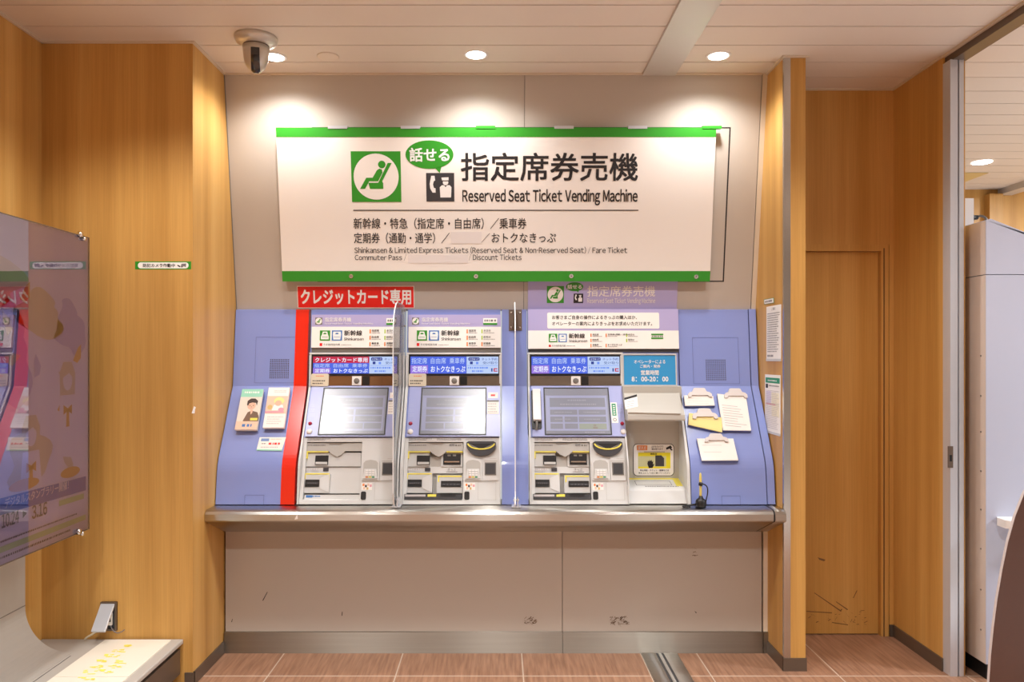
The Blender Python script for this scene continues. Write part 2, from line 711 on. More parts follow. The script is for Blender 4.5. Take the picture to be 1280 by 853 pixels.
# scuffs and stains on the lower panel
rnd = random.Random(3)


def scribble(mb, pl, px, py, w, h, n, m, seed):
    r = random.Random(seed)
    for _ in range(n):
        x, y = px + r.uniform(-w, w), py + r.uniform(-h, h)
        a = r.uniform(-1.2, 1.2)
        ln, th = r.uniform(1.5, 5), r.uniform(0.3, 0.8)
        dx, dy = ln * math.cos(a), ln * math.sin(a)
        mb.ppoly(pl, [(x, y), (x + dx, y + dy), (x + dx + th, y + dy + th), (x + th * 0.4, y + th)], m, 0.0006, 0.0006)


scribble(b, lo, 662, 777, 7, 3, 34, BROWNSTAIN, 1)
scribble(b, lo, 773, 776, 11, 4.5, 52, BROWNSTAIN, 2)
scribble(b, lo, 867, 690, 2, 6, 7, BROWNSTAIN, 3)
b.ppoly(lo, [(328, 751), (334, 740), (334.6, 740.5), (329, 751.5)], INK, 0.0006, 0.0006)
b.ppoly(lo, [(427, 770), (427.5, 765), (428.3, 765), (428, 770)], INK, 0.0006, 0.0006)
b.ppoly(lo, [(289, 778), (290.4, 774), (291, 774), (290, 778)], INK, 0.0006, 0.0006)
b.ppoly(lo, [(868, 764), (871, 766), (870, 767)], INK, 0.0006, 0.0006)
struct(b, 'wall_back_lower')
b = MB()
b.box(XN + 0.008, XR0, YB - 0.002, YB + 0.03, 0.1, 0.611, TRIMM)
struct(b, 'trim_2')

b = MB()
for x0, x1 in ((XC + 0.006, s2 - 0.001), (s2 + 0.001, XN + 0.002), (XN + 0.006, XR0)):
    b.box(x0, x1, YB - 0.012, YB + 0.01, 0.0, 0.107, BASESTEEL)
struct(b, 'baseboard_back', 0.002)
b = MB()
b.box(-1.43, XC + 0.006, YC - 0.006, YC + 0.01, 0, 0.062, BASEB)
b.box(XC - 0.004, XC + 0.006, YC, YB, 0, 0.062, BASEB)
struct(b, 'baseboard_left')

# right pillar
b = MB()
b.box(XR0, XR1, YR, 4.3, 0.0, CEIL, WOOD)
struct(b, 'wall_right_pillar')
b = MB()
xs0, xs1 = Xat(980, YR), Xat(988, YR)
b.box(xs0 - 0.002, xs1, YR - 0.003, YR + 0.012, 0.06, CEIL - 0.004, STEELV)
struct(b, 'trim_3', 0.0015)
b = MB()
b.box(XR0 - 0.006, XR1 + 0.004, YR - 0.006, YR + 0.006, 0, 0.062, BASEB)
b.box(XR0 - 0.006, XR0 + 0.004, YR, YB, 0, 0.062, BASEB)
struct(b, 'baseboard_pillar')

# recess with the door
dr = frontal(YD)
dx1 = dr.uv(1101, 600)[0]
dz1 = dr.uv(1050, 314)[1]
b = MB()
b.box(XR1, dx1 + 0.045, YD, YD + 0.1, dz1 + 0.035, CEIL, DOORWOOD)
b.box(dx1 + 0.045, XW + 0.02, YD, YD + 0.1, 0, CEIL, DOORWOOD)
struct(b, 'wall_recess')
b = MB()
b.box(XR1 - 0.02, dx1 - 0.003, YD + 0.022, YD + 0.06, 0.006, dz1 - 0.003, DOORWOOD)
dp = frontal(YD + 0.022)
scribble(b, dp, 1045, 772, 36, 9, 34, SCUFF, 5)
for q in ([(1018, 741), (1052, 764), (1051, 765), (1018, 742)], [(1045, 752), (1060, 762), (1059, 763), (1045, 753)],
          [(1066, 748), (1071, 738), (1071.5, 739), (1067, 748)], [(1008, 764), (1040, 766), (1040, 767), (1008, 765)],
          [(1022, 697), (1032, 700), (1030, 702), (1024, 700)], [(1040, 778), (1060, 781), (1060, 782), (1040, 779)]):
    b.ppoly(dp, q, SCUFF, 0.0006, 0.0006)
d = struct(b, 'door_1')
b = MB()
b.box(XR1 - 0.02, dx1, YD - 0.004, YD + 0.05, dz1, dz1 + 0.035, DOORWOOD)
b.box(dx1, dx1 + 0.04, YD - 0.004, YD + 0.05, 0, dz1 + 0.035, DOORWOOD)
b.box(dx1 + 0.012, dx1 + 0.018, YD - 0.006, YD, 0, dz1 + 0.015, SCUFF)
struct(b, 'trim_4')
b = MB()
b.box(XW, XW + 0.07, 3.574, YD + 0.1, 0, CEIL, WOOD)
struct(b, 'wall_right')
b = MB()
b.box(XW - 0.008, XW, 3.57, YD, 0, 0.062, BASEB)
b.box(dx1 + 0.045, XW, YD - 0.008, YD, 0, 0.062, BASEB)
struct(b, 'baseboard_right')
b = MB()                                     # aluminium jamb of the opening
b.box(2.105, 2.140, 3.515, 3.574, 0, CEIL - 0.04, ALU)
b.box(2.140, 2.147, 3.53, 3.574, 0, CEIL - 0.04, MIDGREY)
b.box(2.147, 2.168, 3.515, 3.574, 0, CEIL - 0.04, ALU)
b.box(2.168, 2.182, 3.528, 3.70, 0, CEIL - 0.04, WOOD)
jp = frontal(3.515)
u0, v0, u1, v1 = jp.box(1184.5, 558, 1191, 585)
b.pbox(jp, u0, u1, v0, v1, 0.0, 0.003, BRONZE)
b.pbox(jp, u0 + 0.008, u1 - 0.006, v0 + 0.03, v0 + 0.06, 0.003, 0.0035, BLACK)
struct(b, 'trim_5', 0.001)
b = MB()                                     # door rail on the ceiling
b.box(2.115, 2.186, 0.2, 3.58, CEIL - 0.042, CEIL, BASEB)
b.box(2.100, 2.115, 0.2, 3.58, CEIL - 0.010, CEIL, TRIMM)
struct(b, 'trim_6')
# thin trims where the ceiling meets the walls
b = MB()
z0 = CEIL - 0.009
b.box(XL, XL + 0.012, -2.5, YC, z0, CEIL, TRIMM)
b.box(XL, XC + 0.012, YC - 0.012, YC, z0, CEIL, TRIMM)
b.box(XC, XC + 0.012, YC, YB, z0, CEIL, TRIMM)
b.box(XC, XN, YB - 0.012, YB, z0, CEIL, TRIMM)
b.box(XR0 - 0.012, XR0, YR, YB, z0, CEIL, TRIMM)
b.box(XR0 - 0.012, XR1 + 0.015, YR - 0.012, YR, z0, CEIL, TRIMM)
b.box(XR1, XW, YD - 0.012, YD, z0, CEIL, TRIMM)
b.box(XW - 0.012, XW, 3.574, YD, z0, CEIL, TRIMM)
struct(b, 'trim_7')
# shutter rails: ceiling strip and floor channel
b = MB()
b.box(Xat(803, 3.8), Xat(844, 3.8), -1.0, 3.797, CEIL - 0.012, CEIL + 0.01, RAILM)
struct(b, 'trim_8', 0.002)
b = MB()
for f0, f1, h, m in ((800, 818, 0.003, STEEL), (818, 821, 0.0012, DKGREY), (821, 825, 0.003, STEEL), (825, 828, 0.0012, DKGREY),
                     (828, 845, 0.003, STEEL)):
    b.box(Xat(f0, 3.81), Xat(f1, 3.81), 0.5, 3.788, -0.001, h, m)
struct(b, 'trim_9')

# neighbouring room
b = MB()
b.box(2.15, 7.0, 6.45, 6.55, 0, CEIL, WOOD)
b.box(Xat(1245, 6.3), Xat(1262, 6.3), 6.38, 6.45, 0, CEIL - 0.05, WOOD)
struct(b, 'wall_far')
b = MB()
b.prism([(6.45, CEIL), (6.45, CEIL - 0.05), (5.2, CEIL - 0.05), (5.2, CEIL)], Xat(1262, 6.3), Xat(1262, 6.3) + 0.12, RAILM)
struct(b, 'trim_10')
b = MB()
b.box(6.9, 7.0, -2.5, 6.5, 0, CEIL, CABS)
struct(b, 'wall_far_right')
b = MB()
b.box(-2.3, 7.0, -2.6, -2.5, 0, CEIL, GREIGE)  # unseen wall behind the camera, added to bounce light
struct(b, 'wall_front')

# ------------------------------------------------------------------ counter
t = thing('counter_shelf', 'long brushed stainless steel counter shelf under the ticket machines', 'counter', (0, 3.6, 0.66))
prof = [(3.83, 0.7695), (3.60, 0.7695), (3.570, 0.768), (3.556, 0.762), (3.549, 0.750), (3.549, 0.722), (3.552, 0.716), (3.80, 0.612),
        (3.83, 0.612)]
b = MB()
b.prism(prof, XC + 0.002, 1.292, STEEL)
b.build('shelf', t, 0.0015)
b = MB()
b.prism([(y + 0.004, z - 0.002 if z > 0.7 else z) for y, z in prof], 1.292, 1.300, BLACK)
b.build('joint_strip', t)
b = MB()
b.prism(prof, 1.300, XR0, STEEL)
b.build('end_cap', t, 0.0015)
b = MB()
cf = frontal(3.549)
b.ppoly(cf, [(368, 650), (372.5, 649), (371.5, 643)], WHITE, 0, 0.0008)
b.build('chipped_sticker', t)

# ------------------------------------------------------------------ cabinet profile
A, B_, Cc, D_ = (3.962, 1.744), (3.915, 1.342), (3.70, 0.965), (3.676, 0.772)


def rounded(A, B, Cq, D, r=0.05):
    a, b, c, d = (Vector(p) for p in (A, B, Cq, D))
    o = [a, b]
    p0, p2 = c + (b - c).normalized() * r, c + (d - c).normalized() * r
    for i in range(7):
        t = i / 6
        o.append(p0 * (1 - t) ** 2 + c * 2 * t * (1 - t) + p2 * t * t)
    o.append(d)
    return [(p.x, p.y) for p in o]


CAB = rounded(A, B_, Cc, D_)
BACK = [(4.05, 0.772), (4.05, 1.744)]
PU, PS, PLW = slope(A, B_), slope(B_, Cc), slope(Cc, D_)


def outline(mb, pl, x0, y0, x1, y1, m, t=0.0018, three=False):
    u0, v0, u1, v1 = pl.box(x0, y0, x1, y1)
    if three:
        mb.pbox(pl, u0, u0 + t, v0, v1, 0, 0.0008, m)
        mb.pbox(pl, u1 - t, u1, v0, v1, 0, 0.0008, m)
        mb.pbox(pl, u0, u1, v1 - t, v1, 0, 0.0008, m)
    else:
        mb.ring(pl, u0, v0, u1, v1, t, 0, 0.0008, m)


def grille(name, pl, x0, y0, x1, y1, parent):
    g = MB()
    u0, v0, u1, v1 = pl.box(x0, y0, x1, y1)
    for i in range(11):
        for j in range(11):
            g.disc(pl, u0 + (u1 - u0) * i / 10, v0 + (v1 - v0) * j / 10, 0.0032, 0.0032, 0.0008, 0.0008, DKGREY, 8)
    return g.build(name, parent)


t = thing('side_cabinet', 'light blue side cabinet with a red stripe, left of the ticket machines', 'cabinet', (-1.2, 3.8, 0.77))
b = MB()
b.prism(CAB + BACK, XC + 0.004, -1.074, BLUE)
b.build('panel', t, 0.002)
b = MB()
b.prism([(y - 0.0015, z) for y, z in CAB] + BACK, -1.074, -1.006, STRIPE)
b.build('stripe', t, 0.002)['label'] = 'red vertical stripe'
b = MB()
outline(b, PU, 319, 421.4, 377, 479, BLUEL)
b.build('access_panel', t)
b = MB()
outline(b, PLW, 305.7, 619, 330, 631.5, BLUEL, three=True)
b.build('cable_hatch', t)
grille('speaker_grille', PU, 338, 450, 360.5, 472.5, t)

t = thing('centre_cabinet', 'narrow light blue cabinet between the second and third ticket machines', 'cabinet', (0.08, 3.8, 0.77))
b = MB()
b.prism(CAB + BACK, 0.010, 0.140, BLUE)
b.build('panel', t, 0.002)

t = thing('side_cabinet', 'light blue side cabinet holding the form pads, right of the ticket machines', 'cabinet', (1.1, 3.8, 0.77))
b = MB()
b.prism(CAB + BACK, 0.938, 1.305, BLUE)
b.build('panel', t, 0.002)
b = MB()
b.prism([(y - 0.004, z + 0.002) for y, z in CAB] + BACK, 1.309, 1.345, BLUE)
b.build('end_panel', t, 0.002)
b = MB()
b.prism([(y + 0.006, z) for y, z in CAB] + BACK, 1.305, 1.309, BLACK)
b.build('joint_strip', t)
b = MB()
outline(b, PU, 866, 422, 923.6, 480, BLUEL)
b.build('access_panel', t)
b = MB()
outline(b, PLW, 902, 620, 925.5, 632, BLUEL, three=True)
b.build('cable_hatch', t)
grille('speaker_grille', PU, 883, 450.5, 906.5, 475, t)


# ------------------------------------------------------------------ pictograms
def seat_icon(mb, pl, u0, v0, s, n=0.0012, bg=None, fg=None, disc_m=None):
    """reclining seat in a disc on a square; drawn in a 100 x 100 field"""
    bg, fg, dm = bg or GREEN, fg or GREEN, disc_m or SIGNW
    k = s / 100.0

    def q(pts):
        return [(u0 + x * k, v0 + y * k) for x, y in pts]
    mb.pbox(pl, u0, u0 + s, v0, v0 + s, 0, n, bg)
    mb.disc(pl, u0 + 50 * k, v0 + 50 * k, 45.5 * k, 45.5 * k, n + .0006, n + .0006, dm, 48)
    N = n + 0.0012
    mb.disc(pl, u0 + 62 * k, v0 + 74 * k, 7.5 * k, 7.5 * k, N, N, fg, 24)
    mb.poly(pl, q([(43, 48), (30, 48), (17, 26), (27, 26), (36, 41), (54, 41), (63, 58), (62, 64), (57, 66), (52, 63)]), N, N, fg)
    mb.poly(pl, q([(34, 38), (37, 26), (64, 26), (64, 37), (62, 41), (82, 77), (74, 77), (54, 38)]), N, N, fg)


def phone_icon(mb, pl, u0, v0, s, n=0.0012, bg=None):
    k = s / 100.0

    def q(pts):
        return [(u0 + x * k, v0 + y * k) for x, y in pts]
    mb.pbox(pl, u0, u0 + s, v0, v0 + s, 0, n, bg or INK)
    N = n + .0006
    mb.poly(pl, q([(18, 90), (30, 90), (32, 74), (27, 71), (24, 60), (27, 48), (33, 46), (33, 31), (22, 31), (14, 45), (12, 62)]), N, N, WHITE)
    mb.poly(pl, q([(50, 14), (48, 50), (56, 57), (64, 57), (69, 50), (74, 57), (84, 57), (90, 50), (88, 14)]), N, N, WHITE)
    mb.disc(pl, u0 + 69 * k, v0 + 67 * k, 10 * k, 10 * k, N, N, WHITE, 20)
    mb.poly(pl, q([(57, 72), (80, 72), (80, 85), (54, 84)]), N + .0004, N + .0004, WHITE)
    mb.pbox(pl, u0 + 57 * k, u0 + 80 * k, v0 + 71 * k, v0 + 74 * k, N + .0006, N + .0006, bg or INK)


def bubble(mb, pl, cu, cv, ru, rv, n, fg):
    mb.disc(pl, cu, cv, ru, rv, 0, n, GREEN, 40)
    mb.poly(pl, [(cu + .22 * ru, cv - .93 * rv), (cu + .5 * ru, cv - .8 * rv), (cu + .42 * ru, cv - 1.3 * rv)], 0, n, GREEN)
    mb.text(pl, '話せる', (cu - .84 * ru, cv - .5 * rv, cu + .84 * ru, cv + .48 * rv), fg, n + .0006, 0.025)


def train_icon(mb, pl, u0, v0, s, m, n, kind):
    k = s / 100.0

    def q(pts):
        return [(u0 + x * k, v0 + y * k) for x, y in pts]
    mb.pbox(pl, u0, u0 + s, v0, v0 + s, 0, n, m)
    N = n + .0005
    if kind == 0:
        mb.poly(pl, q([(12, 12), (12, 40), (22, 62), (28, 88), (72, 88), (78, 62), (88, 40), (88, 12)]), N, N, WHITE)
    else:
        mb.poly(pl, q([(16, 10), (10, 60), (14, 88), (86, 88), (90, 60), (84, 10)]), N, N, WHITE)
    mb.poly(pl, q([(34, 62), (66, 62), (62, 76), (38, 76)]), N + .0004, N + .0004, m)
    mb.pbox(pl, u0 + 22 * k, u0 + 78 * k, v0 + 32 * k, v0 + 36 * k, N + .0004, N + .0004, m)


# ------------------------------------------------------------------ big hanging sign
SP = Pl(UPW.O + UPW.N * 0.052, UPW.U, UPW.V)
t = thing('ticket_machine_sign', 'large white sign board with green bands above the ticket machines', 'sign', (0, 3.85, 1.9))
u0, u1 = (SP.uv(344, 161)[0] + SP.uv(354, 352)[0]) / 2, (SP.uv(895.5, 162)[0] + SP.uv(887, 352)[0]) / 2
vt, vb = SP.uv(620, 159.5)[1], SP.uv(620, 352)[1]
v2, v3 = SP.uv(620, 171.5)[1], SP.uv(620, 339)[1]
b = MB()
b.pbox(SP, u0, u1, vb, vt, -0.018, 0.0, SIGNW)
b.build('board', t)
b = MB()
b.pbox(SP, u0, u1, v2, vt, 0, 0.0012, GREEN)
b.build('green_band', t)
b = MB()
b.pbox(SP, u0, u1, vb, v3, 0, 0.0012, GREEN)
b.build('green_band', t)
b = MB()
qa, qb = SP.uv(440.2, 252.6), SP.uv(500.6, 191.7)
seat_icon(b, SP, qa[0], qa[1], qb[0] - qa[0])
b.build('seat_pictogram', t)
b = MB()
cu, cv = SP.uv(536.9, 193.4)
bubble(b, SP, cu, cv, 30 * 3.8 / F, 17.3 * 3.83 / F, 0.0012, WHITE)
b.build('speech_bubble', t)
b = MB()
qa, qb = SP.uv(533.2, 252), SP.uv(567.7, 217.5)
phone_icon(b, SP, qa[0], qa[1], qb[0] - qa[0], bg=DKGREY)
b.build('operator_pictogram', t)
b = MB()
b.ptext(SP, '指定席券売機', 576, 191, 797.7, 226.5, INK, bold=0.014)
b.ptext(SP, 'Reserved Seat Ticket Vending Machine', 578, 236.5, 797, 257, INK, bold=0.012)
b.prect(SP, 441.6, 262.4, 798, 263.6, INK)
b.ptext(SP, '新幹線・特急（指定席・自由席）／乗車券', 442, 272.5, 658, 286.5, INK, bold=0.008)
b.ptext(SP, '定期券（通勤・通学）／', 442.5, 291, 562, 304.5, INK, bold=0.008)
b.ptext(SP, '／', 601.5, 291.5, 612.5, 303.5, INK)
b.ptext(SP, 'おトクなきっぷ', 614.5, 291.5, 695, 303.5, INK, bold=0.008)
b.ptext(SP, 'Shinkansen & Limited Express Tickets (Reserved Seat & Non-Reserved Seat) / Fare Ticket', 443, 308.5, 784, 318.5, INK)
b.ptext(SP, 'Commuter Pass /', 443.5, 318, 508, 326, INK)
b.ptext(SP, '/ Discount Tickets', 586, 317.5, 652, 326, INK)
b.build('lettering', t)
b = MB()
b.prect(SP, 563.5, 290, 602, 304.5, PATCH, 0, 0.0012)
b.prect(SP, 510, 318.5, 585, 329, PATCH, 0, 0.0012)
b.build('cover_patch', t)
for (px, py) in ((439, 345.5), (595, 345.5), (714, 345.3), (870, 346)):
    b = MB()
    b.disc(SP, *SP.uv(px, py), 0.011, 0.011, 0.0012, 0.005, CHROME, 16)
    b.disc(SP, *SP.uv(px, py), 0.004, 0.004, 0.005, 0.0055, MIDGREY, 10)
    b.build('bolt', t)
for (px, w_, m) in ((422, 24, ALU), (513, 24, ALU), (607, 24, GREEN), (705, 24, ALU), (797, 24, ALU), (890, 24, GREEN)):
    b = MB()
    q = SP.uv(px, 159.5)
    hw = w_ / 2 * 3.8 / F
    b.pbox(SP, q[0] - hw, q[0] + hw, vt - 0.006, vt + 0.008, -0.030, 0.004, m)
    b.build('hanging_clip', t, 0.001)

# dark joint of the opening behind the sign
b = MB()
oa, ob = UPW.uv(390, 157), UPW.uv(913.5, 159)
oc = UPW.uv(905.5, 352.5)
b.pbox(UPW, oa[0], ob[0], ob[1] - 0.006, ob[1], 0, 0.0008, INK)
b.pbox(UPW, oa[0], ob[0], oc[1], oc[1] + 0.006, 0, 0.0008, INK)
b.pbox(UPW, ob[0] - 0.007, ob[0], oc[1], ob[1], 0, 0.0008, INK)
o = b.build('trim_11')
o['kind'] = 'structure'

# ------------------------------------------------------------------ red credit card sign
RP = Pl(UPW.O + UPW.N * 0.004, UPW.U, UPW.V)
t = thing('credit_card_sign', 'red sign with white katakana lettering on the wall above the left machine', 'sign', (-0.75, 3.95, 1.76))
u0, v0, u1, v1 = RP.box(372.5, 358.5, 517, 384.6)
b = MB()
b.pbox(RP, u0 - 0.004, u1 + 0.004, v0 - 0.004, v1 + 0.004, -0.003, 0.0, SIGNW)
b.pbox(RP, u0, u1, v0, v1, 0, 0.001, RED)
b.build('board', t)
b = MB()
b.ptext(RP, 'クレジットカード専用', 376, 361.5, 514, 381, WHITE, 0.0018, bold=0.03)
b.build('lettering', t)

# ------------------------------------------------------------------ ticket machines
E_, G_ = (3.773, 1.091), (3.674, 0.773)       # silver face: top and bottom
PF = slope(E_, G_)
PM_U = Pl(PU.O + PU.N * 0.004, PU.U, PU.V)
PM_S = Pl(PS.O + PS.N * 0.004, PS.U, PS.V)
HEAD = Pl(PU.O + PU.N * 0.016, PU.U, PU.V)     # header board
XM2 = -0.486
WM = 0.488
PB = Pl(PF.O - PF.N * 0.045, PF.U, PF.V)       # back of the dispensing pocket


def header_print(o, pl, du):
    """lavender strip and white strip of the two plain machines (pixels of the middle one)"""
    b = MB()
    q0, q1 = pl.uv(515, 406), pl.uv(524, 397)
    seat_icon(b, pl, q0[0] + du, q0[1], q1[0] - q0[0], 0.0014, bg=MIDGREY)
    b.build('seat_pictogram', o)
    b = MB()
    b.ptext(pl, '指定席券売機', 527, 397, 560, 402.6, WHITE, 0.0016, 0.01, du)
    b.ptext(pl, 'Reserved Seat Ticket Vending Machine', 527, 403.6, 587.5, 406.4, WHITE, 0.0016, 0, du)
    b.build('title_lettering', o)
    b = MB()
    b.prect(pl, 604, 398, 621.5, 406.3, PAPER, 0, 0.0014, du)
    b.prect(pl, 604, 404, 621.5, 406.3, GREEN, 0, 0.0018, du)
    bx = pl.box(605.5, 398.8, 620, 403.4)
    b.dashes(pl, (bx[0] + du, bx[1], bx[2] + du, bx[3]), GREYINK, 0.0018, 1, 4, 0.7)
    b.build('badge', o)
    for x, m, k in ((521, GREEN, 0), (536, ICONBLUE, 1)):
        b = MB()
        q0, q1 = pl.uv(x, 426), pl.uv(x + 13, 413)
        train_icon(b, pl, q0[0] + du, q0[1], q1[0] - q0[0], m, 0.0014, k)
        b.build('train_pictogram', o)
    b = MB()
    b.ptext(pl, '新幹線', 551.5, 413, 574, 420, INK, 0.0016, 0.015, du)
    b.ptext(pl, 'Shinkansen', 551.5, 422, 576, 425.8, INK, 0.0016, 0, du)
    b.prect(pl, 521, 429.2, 524.2, 432.8, RED, 0, 0.0014, du)
    b.ptext(pl, 'その他特急列車', 525.7, 429.6, 546.5, 432.4, INK, 0.0016, 0, du)
    bx = pl.box(548, 430.6, 561, 432.2)
    b.dashes(pl, (bx[0] + du, bx[1], bx[2] + du, bx[3]), GREYINK, 0.0016, 1, 8)
    b.build('train_lettering', o)
    b = MB()
    for i, (a, c) in enumerate((('指定席', '本日分'), ('自由席', '前売分'), ('乗車券', '定期券'))):
        y0 = 412 + 8 * i
        b.prect(pl, 583.2, y0, 584.8, y0 + 5, ORANGE, 0, 0.0014, du)
        b.ptext(pl, a, 586, y0 + .1, 595, y0 + 3, INK, 0.0016, 0.01, du)
        b.prect(pl, 601.7, y0, 603.2, y0 + 5, LIME if i < 2 else ORANGE, 0, 0.0014, du)
        b.ptext(pl, c, 604.4, y0 + .1, 613.4, y0 + 3, INK, 0.0016, 0.01, du)
        for xx, ww in ((586, 11), (604.4, 14)):
            bx = pl.box(xx, y0 + 3.6, xx + ww, y0 + 5.2)
            b.dashes(pl, (bx[0] + du, bx[1], bx[2] + du, bx[3]), GREYINK, 0.0016, 1, 11 + i)
    b.build('lettering', o)


def lcd(t, du, credit):
    """bright strip display over the touch screen"""
    b = MB()
    b.prect(PM_U, 511, 443.4, 625.2, 469.8, BLACK, 0, 0.006, du)
    o = b.build('strip_display', t, 0.001)
    P2 = Pl(PM_U.O + PM_U.N * 0.006, PM_U.U, PM_U.V)
    b = MB()
    b.prect(P2, 513, 446, 583, 467.2, L_BLUE, 0, 0.0006, du)
    b.prect(P2, 583.2, 446, 623, 467.2, L_PALE, 0, 0.0006, du)
    n = 0.0014
    if credit:
        b.prect(P2, 513, 446, 583, 454, L_RED, 0, 0.001, du)
        b.ptext(P2, 'クレジットカード専用', 515.5, 447.2, 581, 453.2, L_WHITE, n, 0.012, du)
        rows = ((454.8, 459.6), (461.2, 466.2))
    else:
        rows = ((447.6, 455), (457.8, 465.4))
    b.prect(P2, 513, rows[1][0] - 1, 535, 467.2, L_PURP, 0, 0.001, du)
    for x0, x1, s_ in ((514.5, 534, '指定席'), (538.5, 557.5, '自由席'), (562, 581, '乗車券')):
        b.ptext(P2, s_, x0, rows[0][0], x1, rows[0][1], L_PALE, n, 0.006, du)
    b.ptext(P2, '定期券', 515.5, rows[1][0], 534, rows[1][1], L_WHITE, n, 0.006, du)
    b.ptext(P2, 'おトクなきっぷ', 538.5, rows[1][0], 581.5, rows[1][1], L_WHITE, n, 0.012, du)
    bx = P2.box(585.5, 447, 599.5, 451.2)
    b.rrect(P2, bx[0] + du, bx[1], bx[2] + du, bx[3], 0.006, 0.001, 0.001, L_NAVY)
    b.ptext(P2, 'えきねっと', 586.8, 447.8, 598.4, 450.4, L_WHITE, n, 0, du)
    b.prect(P2, 587.5, 452.2, 591, 455.6, L_NAVY, 0.001, 0.001, du)
    b.prect(P2, 595, 452.6, 598, 455.6, L_LBLUE, 0.001, 0.001, du)
    b.ptext(P2, 'ネット予約', 602, 447.6, 621.5, 451, L_NAVY, n, 0, du)
    b.ptext(P2, '受け取り', 603.5, 452.2, 621.5, 455.6, L_NAVY, n, 0, du)
    b.prect(P2, 584, 457, 622, 457.4, L_LBLUE, 0.001, 0.001, du)
    for y0, x0, x1, sd in ((458.4, 585, 610, 21), (462.6, 590, 604, 22)):
        bx = P2.box(x0, y0, x1, y0 + 3.2)
        b.dashes(P2, (bx[0] + du, bx[1], bx[2] + du, bx[3]), L_LBLUE, n, 1, sd, 0.8)
    b.prect(P2, 614, 460.6, 615.6, 464.8, L_NAVY, 0.001, n, du)
    b.prect(P2, 617, 460.6, 621.8, 461.8, L_RED, 0.001, n, du)
    b.prect(P2, 617, 463.6, 621.8, 464.8, L_RED, 0.001, n, du)
    b.prect(P2, 617, 460.6, 618.4, 464.8, L_RED, 0.001, n, du)
    b.build('lit_picture', o)


